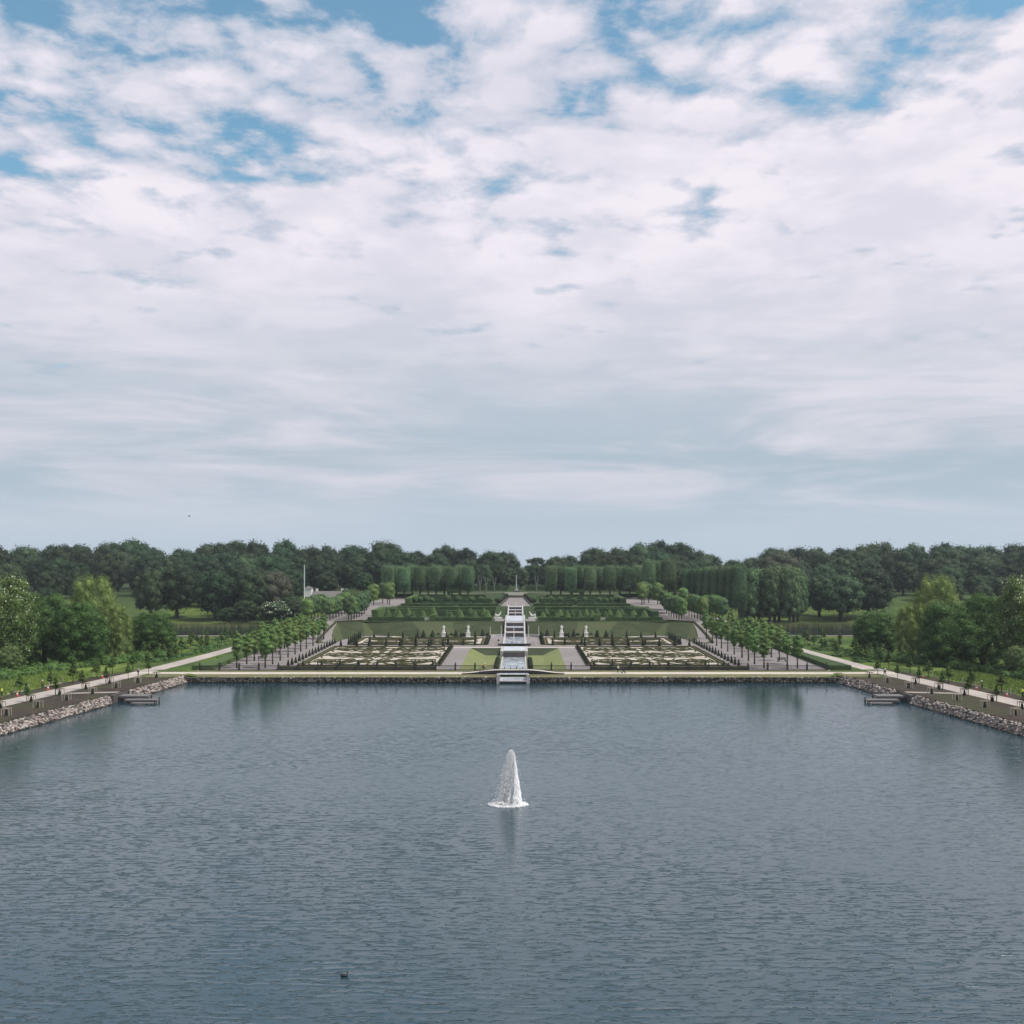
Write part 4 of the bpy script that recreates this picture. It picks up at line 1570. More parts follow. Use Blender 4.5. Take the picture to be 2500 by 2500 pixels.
hs = 0
for s in (-1, 1):
    sd = 'right' if s > 0 else 'left'
    def HB(a, b_, y0, y1, zf, h, label, mtl=HEDGE):
        global hs
        hs += 1
        return hedge_box(min(s * a, s * b_), max(s * a, s * b_), y0, y1, zf, h, label, mtl, hs)
    HB(7.2, 24.5, 319.6, 321.2, z_t1, 1.15, 'long low hedge along the top of the grass bank next to the cascade, %s side' % sd)
    HB(28.4, 46, 319.6, 321.2, z_t1, 1.2, 'long low hedge along the top of the grass bank at the outer end, %s side' % sd)
    HB(24.6, 26.6, 318.8, 321.4, z_t1, 1.9, 'taller square hedge block beside the gap over the %s bank' % sd, HEDGEL)
    HB(43.6, 45.6, 325, 345, z_t1, 3.1 if s < 0 else 2.6, 'tall hedge wall closing the outer end of the first terrace, %s side' % sd, HEDGEL if s < 0 else HEDGE)
    HB(28, 43.6, 345, 346.8, z_t1, 2.6, 'tall back hedge of the first terrace, outer %s half' % sd, HEDGEL if s < 0 else HEDGE)
    HB(7, 26, 344.5, 346.3, z_t1, 1.9, 'back hedge of the first terrace next to the cascade, %s side' % sd)
    HB(9, 24, 331.5, 332.7, z_t1, 0.8, 'low middle hedge between cone trees on the first terrace, inner %s side' % sd)
    HB(29, 42, 333.0, 334.6, z_t1, 1.0, 'low middle hedge between cone trees on the first terrace, outer %s side' % sd)
    HB(6.2, 20, 362.6, 364.0, z_t2, 0.95, 'low hedge at the edge of the second terrace next to the gravel walk, %s side' % sd)
    HB(22, 40.5, 362.6, 364.2, z_t2, 0.95, 'low hedge at the edge of the second terrace, outer %s part' % sd)
    HB(10, 38, 369.5, 370.6, z_t2, 0.7, 'thin inner hedge line of the second terrace, %s side' % sd)
    HB(38.2, 40.2, 372, 402, z_t2, 2.4, 'tall hedge wall at the outer end of the second terrace, %s side' % sd, HEDGEL if s < 0 else HEDGE)
    HB(12, 38.2, 402, 404, z_t2, 2.5, 'long back hedge of the second terrace, %s side' % sd)
    HB(11, 36, 386, 387.4, z_t2, 1.3, 'middle hedge of the second terrace behind the clipped balls, %s side' % sd)
    HB(14, 36, 424, 426, z_t2, 1.2, 'farthest low hedge of the garden before the tall trees, %s side' % sd)
    HB(9, 13.5, 372, 374, z_t2, 2.3, 'square dark hedge block beside the upper gravel walk, %s side' % sd)
    HB(4.2, 26, 474, 477, lambda x, y: 10.4, 2.2, 'tall dark hedge behind the obelisk, %s side' % sd)
    HB(7.0, 42, 350.5, 352.0, lambda x, y: 6.1, 1.5, 'hedge stepping along the bank between the terraces, lower line, %s side' % sd)
    HB(6.8, 41, 355.5, 357.0, lambda x, y: 7.1, 1.4, 'hedge stepping along the bank between the terraces, upper line, %s side' % sd)
    HB(8.5, 25, 341.0, 342.2, z_t1, 1.5, 'hedge strip behind the back row of cone trees, inner %s side' % sd)
    HB(9, 24.5, 323.4, 324.3, z_t1, 0.7, 'thin low hedge strip just behind the front hedge, inner %s side' % sd)
    HB(28.5, 43, 324.0, 325.0, z_t1, 0.8, 'thin low hedge strip just behind the front hedge, outer %s side' % sd)
    HB(9, 37.5, 376.5, 377.5, z_t2, 0.9, 'low hedge strip in front of the clipped balls, %s side' % sd)
    HB(9, 37, 394, 395.2, z_t2, 1.6, 'tall hedge strip between the clipped balls and back hedge, %s side' % sd)
    HB(12, 40, 412, 413.5, z_t2, 1.5, 'low hedge behind the long back hedge of the second terrace, %s side' % sd)
    # portal hedge
    por = MB()
    xc = 23.5
    zb = z_t2(0, 392)
    for xx in (xc - 2.1, xc + 2.1):
        por.box((s * xx, 392, zb + 1.9), (1.0, 1.6, 3.9))
    por.box((s * xc, 392, zb + 4.15), (5.6, 1.8, 1.1))
    tag(por.build('hedge_portal', HEDGE), 'dark clipped hedge portal standing over the second terrace, %s side' % sd, 'hedge')

# topiary cones on short stems, and balls
def topiary(kind, seed):
    root = empty('topiary_tree')
    t = MB(); t.tube([(0, 0, -0.1), (0, 0, 0.9)], 0.09, 6); t.build('trunk', BARK, root)
    rr = random.Random(seed)
    m = MB()
    if kind == 'cone':
        m.lathe([(0.9, 0.0), (1.35, 0.12), (1.15, 0.55), (0.85, 1.1), (0.5, 1.75), (0.1, 2.35)], (0, 0, 0.6), 12, jit=0.05, rnd=rr)
        m.build('crown', HEDGEL if seed % 2 else HEDGE, root, smooth=False)
    else:
        iv, jf = ICO2
        rg = np.random.default_rng(seed)
        mesh_obj('crown', np_mesh('crown', iv * (1.25 * (1 + rg.normal(0, .03, (len(iv), 1)))) + np.array([0, 0, 1.5]), jf, HEDGE, smooth=True), root)
    root['category'] = 'topiary'
    return root


tc_ = [topiary('cone', 1), topiary('cone', 2)]
tb_ = [topiary('ball', 3)]
tcu, tbu = [0], [0]


def put_top(lst, cnt, x, y, z, sc, label, group):
    k = cnt[0]
    cnt[0] += 1
    o = lst[k] if k < len(lst) else copy_tree(lst[k % len(lst)])
    o.location = (x, y, z)
    o.scale = (sc, sc, sc * rnd.uniform(0.9, 1.12))
    o.rotation_euler = (0, 0, rnd.uniform(0, 6))
    tag(o, label, 'topiary', group)


for s in (-1, 1):
    sd = 'right' if s > 0 else 'left'
    for r, (y, n, x0, st) in enumerate(((327.5, 9, 9.0, 4.0), (338.5, 8, 10.6, 4.1))):
        for i in range(n):
            x = x0 + i * st + rnd.uniform(-.5, .5)
            if 25 < x < 27.5 and r == 0: continue
            put_top(tc_, tcu, s * x, y + rnd.uniform(-.6, .6), z_t1(0, y), rnd.uniform(0.85, 1.1),
                    '%s clipped green cone tree from the cascade, %s row of the first terrace, %s side' % (nth(i + 1), ('front', 'back')[r], sd), 'clipped cone trees on the first terrace')
    for i, x in enumerate((6.6, 9.5, 13.0, 16.5, 21.5, 25.5, 31.0, 33.2, 35.4, 37.3)):
        put_top(tb_, tbu, s * x, 380 + rnd.uniform(-2.5, 2.5), z_t2(0, 380), rnd.uniform(0.85, 1.15),
                '%s clipped green ball tree from the cascade on the second terrace, %s side' % (nth(i + 1), sd), 'clipped ball trees on the second terrace')

# potted balls lining the upper walk
for s in (-1, 1):
    sd = 'right' if s > 0 else 'left'
    for i in range(7):
        y = 372 + i * 8.5
        x = interp(y, [(362, 6.2), (430, 3.5)])
        o0 = empty('potted_tree', (s * x, y, z_t2(0, y)))
        tag(o0, '%s dark ball tree in a pale tub from the lake, %s side of upper walk' % (nth(i + 1), sd), 'potted tree', 'tub trees lining the upper walk')
        if i == 0 and s < 0:
            b = MB(); b.lathe([(0.28, 0), (0.38, 0.5), (0.4, 0.55)], n=10)
            pt0 = b.build('tub', WHITE, o0)
            cm = ball_mesh('crown', 0.75, 90, YEW)
            cm.transform(Matrix.Translation((0, 0, 1.35)))
        else:
            q = pt0.copy(); col.objects.link(q); setparent(q, o0)
        mesh_obj('crown', cm, o0)

rwl = MB(); rwl.box((0, 430.4, z_t2(0, 430) + 0.45), (6.6, 0.5, 1.1))
tag(rwl.build('retaining_wall', simple('mossy_wall', (0.06, 0.062, 0.05), (0.11, 0.11, 0.09), 2.0)), 'low dark mossy wall closing the far end of the upper gravel walk', 'wall')
rm = MB(); rm.add([(-3.3, 430.7, z_t2(0, 430) + 0.98), (3.3, 430.7, z_t2(0, 430) + 0.98), (5.5, 441.1, 10.72), (-5.5, 441.1, 10.72)], [(0, 1, 2, 3)])
tag(rm.build('stone_apron', simple('lichen_paving', (0.12, 0.125, 0.10), (0.17, 0.17, 0.14), 2.0)), kind='structure')
# obelisk
ob = empty('obelisk', (0, 456, 10.35))
tag(ob, 'slim pale green obelisk on a broad dark stone base at the head of the garden', 'monument')
b = MB(); b.box((0, 0, 0.2), (3.6, 3.6, 0.5)); b.box((0, 0, 0.65), (2.7, 2.7, 0.45)); b.build('base', flat('mossy_stone', (0.10, 0.105, 0.09)), ob)
b = MB(); b.lathe([(0.95, 0.85), (0.55, 1.3), (0.42, 1.9), (0.34, 2.6)], n=12); b.build('pedestal', flat('grey_stone', (0.22, 0.24, 0.22)), ob)
b = MB(); b.lathe([(0.26, 2.6), (0.2, 4.5), (0.14, 7.2), (0.02, 7.8)], n=8); b.build('shaft', flat('pale_copper', (0.36, 0.45, 0.42)), ob)

# bare pollard columns beside the obelisk
def pollard(x, y, h, label):
    root = empty('pleached_tree', (x, y, 10.2))
    t = MB()
    t.tube([(0, 0, -0.3), (0, 0, h * 0.45)], [0.32, 0.26], 6)
    t.tube([(0, 0, h * 0.42), (-0.55, 0, h * 0.7), (-0.7, 0, h)], [0.26, 0.24, 0.2], 6)
    t.tube([(0, 0, h * 0.42), (0.55, 0, h * 0.7), (0.65, 0, h * 0.97)], [0.26, 0.24, 0.2], 6)
    t.build('trunk', BARKL, root)
    tag(root, label, 'tree', 'pale forked trunks beside the obelisk')


for i, x in enumerate((-19.5, -16.2, -13.2, -9.8)):
    pollard(x, 452 + (i % 2) * 5, 7.2, '%s pale forked trunk from the left, left of the obelisk' % nth(i + 1))
for i, x in enumerate((9.0, 15.5)):
    pollard(x, 454, 7.6, 'pale forked trunk right of the obelisk, %s one' % ('inner', 'outer')[i])

# the air itself
def fn_haze(nt, out):
    v = nt.nodes.new('ShaderNodeVolumePrincipled')
    v.inputs['Color'].default_value = (0.80, 0.90, 1.0, 1)
    v.inputs['Density'].default_value = HAZE
    v.inputs['Anisotropy'].default_value = 0.2
    nt.links.new(v.outputs[0], out.inputs['Volume'])


HAZE = 0.00011
hb = MB(); hb.box((0, 385, 29.5), (1100, 930, 69))
tag(hb.build('haze', mat('haze_air', fn_haze)), kind='stuff')

# ------------------------------------------------------------------ people (one skinned surface each)
def skin(name, verts, edges, radii, m, parent=None, sub=1):
    me = bpy.data.meshes.new(name)
    me.from_pydata(verts, edges, [])
    o = bpy.data.objects.new(name, me)
    col.objects.link(o)
    md = o.modifiers.new('skin', 'SKIN')
    md.use_smooth_shade = True
    for i, r in enumerate(radii):
        sv = me.skin_vertices[0].data[i]
        sv.radius = (r, r) if not isinstance(r, tuple) else r
        sv.use_root = (i == 0)
    sb = o.modifiers.new('sub', 'SUBSURF')
    sb.levels = sub
    sb.render_levels = sub
    me.materials.append(m)
    if parent is not None: setparent(o, parent)
    return o


SKINM = flat('skin', (0.48, 0.30, 0.22))
HAIR = flat('hair', (0.05, 0.035, 0.025))


def person(loc, rz, top, legs, label, pose='stand', hair=HAIR, shorts=False, helmet=None):
    """standing about 1.74 m, or bent over handlebars when pose == 'ride'"""
    root = empty('person', loc, rz)
    tag(root, label, 'person')
    st = 0.16 if pose == 'walk' else 0.03
    if pose == 'ride':
        J = {'pel': (0, 0, 0.98), 'che': (0.30, 0, 1.32), 'nek': (0.42, 0, 1.45), 'hed': (0.52, 0, 1.56), 'top': (0.56, 0, 1.68),
             'shL': (0.34, 0.18, 1.38), 'shR': (0.34, -0.18, 1.38), 'elL': (0.52, 0.22, 1.18), 'elR': (0.52, -0.22, 1.18),
             'haL': (0.72, 0.2, 1.04), 'haR': (0.72, -0.2, 1.04), 'hiL': (0.02, 0.1, 0.95), 'hiR': (0.02, -0.1, 0.95),
             'knL': (0.36, 0.12, 0.72), 'knR': (0.3, -0.12, 0.55), 'anL': (0.22, 0.12, 0.34), 'anR': (0.06, -0.12, 0.18),
             'toL': (0.38, 0.12, 0.3), 'toR': (0.22, -0.12, 0.13)}
    else:
        arm = 0.32 if pose == 'push' else 0.0
        J = {'pel': (0, 0, 0.93), 'che': (0.03, 0, 1.30), 'nek': (0.04, 0, 1.47), 'hed': (0.05, 0, 1.59), 'top': (0.05, 0, 1.70),
             'shL': (0.02, 0.19, 1.42), 'shR': (0.02, -0.19, 1.42), 'elL': (0.02 + arm * 0.4, 0.25, 1.13), 'elR': (-0.02 + arm * 0.5, -0.25, 1.13),
             'haL': (0.10 + arm * 1.2, 0.22, 0.88 + arm * 0.4), 'haR': (0.04 + arm * 1.2, -0.22, 0.88 + arm * 0.4),
             'hiL': (0, 0.1, 0.9), 'hiR': (0, -0.1, 0.9),
             'knL': (st * 1.0, 0.11, 0.5), 'knR': (-st * 0.4, -0.11, 0.5), 'anL': (st * 1.3, 0.11, 0.08), 'anR': (-st * 1.7, -0.11, 0.12),
             'toL': (st * 1.3 + 0.17, 0.12, 0.03), 'toR': (-st * 1.7 + 0.16, -0.12, 0.03)}
    ks = list(J)
    ix = {k: i for i, k in enumerate(ks)}
    E = [('pel', 'che'), ('che', 'nek'), ('nek', 'hed'), ('hed', 'top'), ('che', 'shL'), ('che', 'shR'), ('shL', 'elL'), ('shR', 'elR'),
         ('elL', 'haL'), ('elR', 'haR'), ('pel', 'hiL'), ('pel', 'hiR'), ('hiL', 'knL'), ('hiR', 'knR'), ('knL', 'anL'), ('knR', 'anR'),
         ('anL', 'toL'), ('anR', 'toR')]
    Rr = {'pel': 0.14, 'che': 0.145, 'nek': 0.055, 'hed': 0.105, 'top': 0.06, 'sh': 0.07, 'el': 0.048, 'ha': 0.04, 'hi': 0.095, 'kn': 0.06, 'an': 0.042, 'to': 0.035}
    rad = [Rr.get(k, Rr.get(k[:2], 0.05)) for k in ks]
    skin('body', [J[k] for k in ks], [(ix[a], ix[b_]) for a, b_ in E], rad, SKINM, root, 2)
    def piece(name, keys, edges, f, m):
        i2 = {k: i for i, k in enumerate(keys)}
        skin(name, [J[k] for k in keys], [(i2[a], i2[b_]) for a, b_ in edges], [Rr.get(k, Rr.get(k[:2], 0.05)) * f + 0.012 for k in keys], m, root, 2)
    piece('shirt', ['che', 'pel', 'shL', 'shR', 'elL', 'elR'], [('che', 'pel'), ('che', 'shL'), ('che', 'shR'), ('shL', 'elL'), ('shR', 'elR')], 1.1, top)
    lk = ['pel', 'hiL', 'hiR', 'knL', 'knR'] + ([] if shorts else ['anL', 'anR'])
    le = [('pel', 'hiL'), ('pel', 'hiR'), ('hiL', 'knL'), ('hiR', 'knR')] + ([] if shorts else [('knL', 'anL'), ('knR', 'anR')])
    piece('trousers', lk, le, 1.12, legs)
    # hair cap / helmet, nose
    iv, jf = ICO2
    hc = np.array(J['hed']) + np.array([-0.02, 0, 0.045])
    V = iv * np.array([0.125, 0.108, 0.115]) + hc
    V[:, 2] = np.maximum(V[:, 2], hc[2] - 0.02)
    mesh_obj('helmet' if helmet else 'hair', np_mesh('hair', V, jf, helmet or hair, smooth=True), root)
    return root


C_WHITE = flat('white_cotton', (0.72, 0.72, 0.72))
C_DARK = flat('dark_cloth', (0.02, 0.02, 0.025))
C_BLUE = flat('navy_cloth', (0.03, 0.035, 0.06))
C_RUST = flat('rust_cloth', (0.38, 0.13, 0.06))
C_YEL = flat('yellow_vest', (0.72, 0.80, 0.10))
C_GREY = flat('grey_cloth', (0.30, 0.30, 0.31))

person((21.6, 211.3, z_front(0, 211.3) + 0.01), 0, C_WHITE, C_DARK, 'person in a white shirt and dark trousers pushing a pushchair on the lakeside walk', 'push')
person((-6.3, 211.3, bridge_z(-6.3) + 0.03), 0, C_RUST, C_DARK, 'cyclist in a white helmet and rust top riding onto the footbridge', 'ride', helmet=C_WHITE)
person((-4.3, 273.9, z_low(0, 274)), R(60), C_DARK, C_WHITE, 'person in a black top and white shorts by the upper basin', 'stand', shorts=True)
person((-84.9, 185.0, 1.56), R(20), C_DARK, C_BLUE, 'person in dark clothes standing beside the left bank path near a red cone', 'walk', hair=C_WHITE)
person((84.4, 184.0, 1.56), R(160), C_DARK, C_BLUE, 'person in dark clothes standing beside the right bank path near a red cone', 'walk', hair=C_WHITE)
person((-75.6, 206.5, 1.57), R(70), C_GREY, C_DARK, 'person in a pale grey top walking on the far left bank path', 'walk')
person((75.0, 206.5, 1.57), R(110), C_GREY, C_DARK, 'person in a pale grey top walking on the far right bank path', 'walk')
person((-86.9, 174.4, 1.56), R(30), C_YEL, C_DARK, 'worker in a yellow vest at the left edge of the photo', 'stand')
person((86.6, 173.6, 1.56), R(150), C_YEL, C_DARK, 'worker in a yellow vest at the right edge of the photo', 'stand')

# pushchair
pc = empty('pushchair', (22.75, 211.3, z_front(0, 211.3) + 0.01))
tag(pc, 'dark pushchair held in front of the person in the white shirt', 'pushchair')
def wheel(par, x, y, r, m=BLACK):
    b = MB()
    N = 16
    for k in range(N):
        a0, a1 = 2 * math.pi * k / N, 2 * math.pi * (k + 1) / N
        b.tube([(r * math.cos(a0), 0, r * math.sin(a0)), (r * math.cos(a1), 0, r * math.sin(a1))], 0.022, 5, cap=False)
    for k in range(5):
        a0 = 2 * math.pi * k / 5
        b.tube([(0, 0, 0), (r * math.cos(a0), 0, r * math.sin(a0))], 0.008, 4, cap=False)
    o = b.build('wheel', m, par)
    o.location = (x, y, r)
    return o


for x, y in ((-0.3, -0.25), (-0.3, 0.25), (0.35, -0.25), (0.35, 0.25)): wheel(pc, x, y, 0.14)
b = MB()
b.tube([(-0.3, -0.25, 0.14), (0.2, -0.25, 0.6)], 0.018, 5); b.tube([(-0.3, 0.25, 0.14), (0.2, 0.25, 0.6)], 0.018, 5)
b.tube([(0.35, -0.25, 0.14), (-0.35, -0.25, 0.75), (-0.68, -0.22, 1.0)], 0.018, 5)
b.tube([(0.35, 0.25, 0.14), (-0.35, 0.25, 0.75), (-0.68, 0.22, 1.0), (-0.68, -0.22, 1.0)], 0.018, 5)
b.build('frame', BLACK, pc)
b = MB(); b.box((0.05, 0, 0.5), (0.5, 0.42, 0.16), rot=Matrix.Rotation(R(15), 3, 'Y')); b.box((-0.22, 0, 0.75), (0.12, 0.42, 0.5), rot=Matrix.Rotation(R(-20), 3, 'Y'))
b.build('seat', C_DARK, pc)
b = MB(); b.lathe([(0.26, 0), (0.25, 0.12), (0.16, 0.22), (0.02, 0.26)], (-0.12, 0, 0.86), 10); b.build('hood', C_BLUE, pc)

# bicycle
bc = empty('bicycle', (-6.3, 211.3, bridge_z(-6.3) + 0.03))
tag(bc, 'bicycle ridden by the cyclist in the white helmet', 'bicycle')
wheel(bc, -0.48, 0, 0.34); wheel(bc, 0.56, 0, 0.34)
b = MB()
for a, c in (((-0.48, 0, 0.34), (0.02, 0, 0.3)), ((0.02, 0, 0.3), (-0.12, 0, 0.85)), ((-0.48, 0, 0.34), (-0.1, 0, 0.75)),
             ((0.02, 0, 0.3), (0.42, 0, 0.8)), ((-0.1, 0, 0.78), (0.4, 0, 0.86)), ((0.56, 0, 0.34), (0.38, 0, 0.95))):
    b.tube([a, c], 0.02, 5)
b.build('frame', BLACK, bc)
b = MB(); b.tube([(0.5, -0.25, 1.02), (0.38, -0.2, 1.0), (0.38, 0.2, 1.0), (0.5, 0.25, 1.02)], 0.016, 5); b.build('handlebar', BLACK, bc)
b = MB(); b.box((-0.14, 0, 0.9), (0.26, 0.14, 0.05), taper=0.7); b.build('saddle', BLACK, bc)

# ------------------------------------------------------------------ statues
def statue(x, y, z, seed, label):
    root = empty('statue', (x, y, z), R(-90))
    tag(root, label, 'statue', 'white marble statues under the bank')
    b = MB()
    b.box((0, 0, 0.12), (1.35, 1.35, 0.26)); b.box((0, 0, 0.72), (1.08, 1.08, 0.96)); b.box((0, 0, 1.27), (1.26, 1.26, 0.16))
    b.build('pedestal', MARBLE, root)
    rr = random.Random(seed)
    k = 1.28
    b0 = 1.34
    V = [(0, 0, b0 + 0.95 * k), (0.02, 0, b0 + 1.3 * k), (0.03, 0.02, b0 + 1.47 * k), (0.05, 0.03, b0 + 1.6 * k), (0.05, 0.03, b0 + 1.72 * k),
         (0, 0.2 * k, b0 + 1.42 * k), (0, -0.2 * k, b0 + 1.42 * k), (0.05, 0.34 * k, b0 + 1.15 * k), (0.1, -0.3 * k, b0 + 1.2 * k),
         (0.22, 0.2 * k, b0 + 1.02 * k), (0.25, -0.08 * k, b0 + 1.35 * k),
         (0.06, 0.12 * k, b0 + 0.5 * k), (0, -0.12 * k, b0 + 0.5 * k), (0.02, 0.14 * k, b0), (-0.02, -0.14 * k, b0)]
    E = [(0, 1), (1, 2), (2, 3), (3, 4), (1, 5), (1, 6), (5, 7), (6, 8), (7, 9), (8, 10), (0, 11), (0, 12), (11, 13), (12, 14)]
    rad = [0.2, 0.21, 0.08, 0.14, 0.08, 0.11, 0.11, 0.08, 0.08, 0.06, 0.06, 0.15, 0.14, 0.1, 0.1]
    skin('figure', V, E, rad, MARBLE, root, 2)
    dr = MB()
    dr.lathe([(0.36, 0.0), (0.32, 0.35), (0.27, 0.8), (0.25, 1.15)], (0.0, 0, b0), 14, jit=0.14, rnd=rr)
    dr.tube([(-0.1, 0.3, b0 + 1.8), (-0.2, 0.1, b0 + 1.2), (-0.1, -0.3, b0 + 0.7), (0.15, -0.34, b0 + 0.2)], [0.09, 0.13, 0.13, 0.08], 7)
    dr.build('drapery', MARBLE, root)


for s in (-1, 1):
    sd = 'right' if s > 0 else 'left'
    statue(s * 13.7, 300.6, z_low(0, 300.6), 5 + s, 'white draped statue on a tall pedestal nearer the cascade, %s side' % sd)
    statue(s * 20.8, 299.4, z_low(0, 299.4), 9 + s, 'white draped statue on a tall pedestal farther from the cascade, %s side' % sd)
    # reclining white group on the first terrace by the cascade
    root = empty('sculpture_group', (s * 5.6, 331, z_t1(0, 331)))
    tag(root, 'low white sculpture of reclining figures on the first terrace, %s of the cascade' % sd, 'statue')
    b = MB(); b.box((0, 0, 0.2), (2.6, 1.4, 0.5)); b.build('plinth', MARBLE, root)
    V = [(0, 0, 0.9), (-s * 0.5, 0, 1.25), (-s * 0.65, 0, 1.6), (-s * 0.68, 0, 1.85), (-s * 0.9, 0.1, 1.9), (-s * 1.0, 0.1, 2.5), (s * 0.6, 0, 0.95), (s * 1.1, 0, 0.6), (s * 0.5, -0.3, 1.3), (s * 0.9, -0.3, 1.5), (s * 1.0, -0.2, 0.9)]
    E = [(0, 1), (1, 2), (2, 3), (1, 4), (4, 5), (0, 6), (6, 7), (0, 8), (8, 9), (9, 10)]
    skin('figure', V, E, [0.3, 0.28, 0.13, 0.17, 0.12, 0.07, 0.2, 0.12, 0.2, 0.2, 0.1], MARBLE, root, 2)
    # white bench in the hedge gap
    root = empty('garden_bench', (s * 27.5, 320.4, z_t1(0, 320)))
    tag(root, 'small white bench in the hedge gap on the %s side of the first terrace' % sd, 'bench', 'white benches in the hedge gaps')
    b = MB(); b.box((0, 0, 0.45), (1.7, 0.5, 0.08)); b.build('seat', WHITE, root)
    b = MB(); b.box((0, 0.24, 0.8), (1.7, 0.07, 0.6)); b.build('backrest', WHITE, root)
    for xx in (-0.75, 0.75):
        b = MB(); b.box((xx, 0, 0.2), (0.09, 0.45, 0.42)); b.build('leg', WHITE, root)

# dark benches on the avenues
def park_bench(x, y, label):
    root = empty('park_bench', (x, y, z_low(0, y)), R(6))
    tag(root, label, 'bench', 'dark benches on the avenues')
    b = MB(); b.box((0, 0, 0.44), (2.0, 0.5, 0.09)); b.build('seat', BLACK, root)
    b = MB()
    for k in range(3): b.box((0, 0.27, 0.6 + k * 0.15), (2.0, 0.05, 0.1))
    b.build('backrest', BLACK, root)
    for xx in (-0.85, 0.85):
        b = MB(); b.box((xx, 0, 0.2), (0.1, 0.5, 0.42)); b.box((xx, 0.26, 0.55), (0.08, 0.06, 0.7)); b.build('leg', BLACK, root)


park_bench(61.4, 249, 'dark bench under the limes of the right avenue, farther from the fence')
park_bench(61.0, 233, 'dark bench under the limes of the right avenue, nearer the fence')
park_bench(-58.0, 249, 'dark bench under the limes of the left avenue, farther from the fence')
park_bench(-58.0, 236, 'dark bench under the limes of the left avenue, nearer the fence')

# ------------------------------------------------------------------ fountains
def jet_mesh(name, h, r_base, n, wind, seed, size=0.05, rise=0.4):
    """streaks of water thrown up and falling back, blown a little to one side"""
    rg = np.random.default_rng(seed)
    g_ = 9.8
    T = math.sqrt(2 * h / g_) * 2
    sp = rg.normal(0, 1, (n, 2))
    up = rg.random(n) < rise
    t = np.where(up, rg.random(n) * 0.5, 0.42 + 0.58 * rg.random(n)) * T
    vf = np.clip(1.0 - np.abs(rg.normal(0, 0.17, n)), 0.45, 1.0)
    v0 = math.sqrt(2 * g_ * h) * vf
    Tn = 2 * v0 / g_
    t = np.minimum(t, Tn * 0.985)
    spread = r_base / T
    sp *= (0.22 + 2.0 * (1 - vf) / 0.5)[:, None]
    wind = wind * (1 + 0.6 * (1 - vf) / 0.5)
    x = sp[:, 0] * spread * t * 0.62 + wind * (t / T) ** 2 * (1 + 0.5 * rg.random(n))
    y = sp[:, 1] * spread * t * 0.62
    z = v0 * t - g_ * t * t / 2
    vx = sp[:, 0] * spread * 0.62 + 2 * wind * t / T ** 2
    vy = sp[:, 1] * spread * 0.62
    vz = v0 - g_ * t
    D = np.stack([vx, vy, vz], 1)
    sp_ = np.linalg.norm(D, axis=1)[:, None]
    D /= np.maximum(sp_, 1e-3)
    L = (size * (0.8 + 0.35 * sp_) * rg.uniform(0.5, 1.4, (n, 1)))
    Wd = size * 0.55 * rg.uniform(0.5, 1.3, (n, 1))
    a = rg.normal(size=(n, 3))
    U = np.cross(D, a); U /= np.linalg.norm(U, axis=1)[:, None]
    W2 = np.cross(D, U)
    P = np.stack([x, y, z], 1)
    V = np.stack([P - D * L, P + U * Wd, P + W2 * Wd, P - (U + W2) * 0.7 * Wd, P + D * L], 1).reshape(-1, 3)
    base = (np.arange(n) * 5)[:, None]
    F = np.concatenate([base + np.array(f) for f in ([0, 1, 2], [0, 2, 3], [0, 3, 1], [4, 2, 1], [4, 3, 2], [4, 1, 3])])
    return np_mesh(name, V, F, SPRAY)


ft = empty('fountain', (0.72, 104.8, 0))
tag(ft, 'tall white fountain jet rising from the middle of the lake', 'fountain')
# dense white body of the plume: ragged vertical tongues of different heights, leaning down-wind
rg = np.random.default_rng(31)
Vs, Fs, off = [], [], 0
for k in range(150):
    a = rg.uniform(0, 2 * math.pi)
    rr0 = math.sqrt(rg.random())
    bx, by = math.cos(a) * rr0, math.sin(a) * rr0
    xb = (0.98 * bx if bx > 0 else 1.22 * bx) * 0.72
    yb0 = by * 0.80
    top = 5.45 * (1 - 0.80 * abs(rr0) ** 1.35) * rg.uniform(0.86, 1.04) if bx < 0 else 5.45 * (1 - 0.62 * rr0 ** 2.2) * rg.uniform(0.84, 1.04)
    n_, m_ = 12, 6
    r0 = rg.uniform(0.07, 0.16)
    ring = []
    for i_ in range(n_):
        u = i_ / (n_ - 1)
        sh = (1 - u * top / 5.5) ** 0.75
        cx_ = xb * sh + 0.03 * rg.normal()
        cy_ = yb0 * sh + 0.03 * rg.normal()
        rr1 = r0 * (1 - u) ** 0.5 * rg.uniform(0.65, 1.3) + 0.012
        for q in range(m_):
            an = 2 * math.pi * q / m_
            ring.append((cx_ + rr1 * math.cos(an), cy_ + rr1 * math.sin(an), 0.02 + u * top))
    Vs.append(np.array(ring))
    f = []
    for i_ in range(n_ - 1):
        for q in range(m_):
            a_, b_ = i_ * m_ + q, i_ * m_ + (q + 1) % m_
            f.append((a_ + off, b_ + off, b_ + m_ + off, a_ + m_ + off))
    Fs.append(np.array(f))
    off += n_ * m_
mesh_obj('core_jet', np_mesh('core_jet', np.concatenate(Vs), np.concatenate(Fs), SPRAY, smooth=True), ft)
mesh_obj('spray', jet_mesh('spray', 5.6, 1.15, 9000, -1.0, 5, 0.036), ft)
n = 2300
a = rg.uniform(0, 2 * math.pi, n)
rr_ = 1.0 + rg.normal(0, 0.085, n)
P = np.stack([np.cos(a) * rr_ * 1.72 - 0.62, np.sin(a) * rr_ * 1.15 - 0.15, np.abs(rg.normal(0, 0.06, n))], 1)
P = P[rg.random(n) < np.clip(0.75 - 0.5 * np.sin(a), 0.2, 1)]
n = len(P)
iv, jf = ICO1
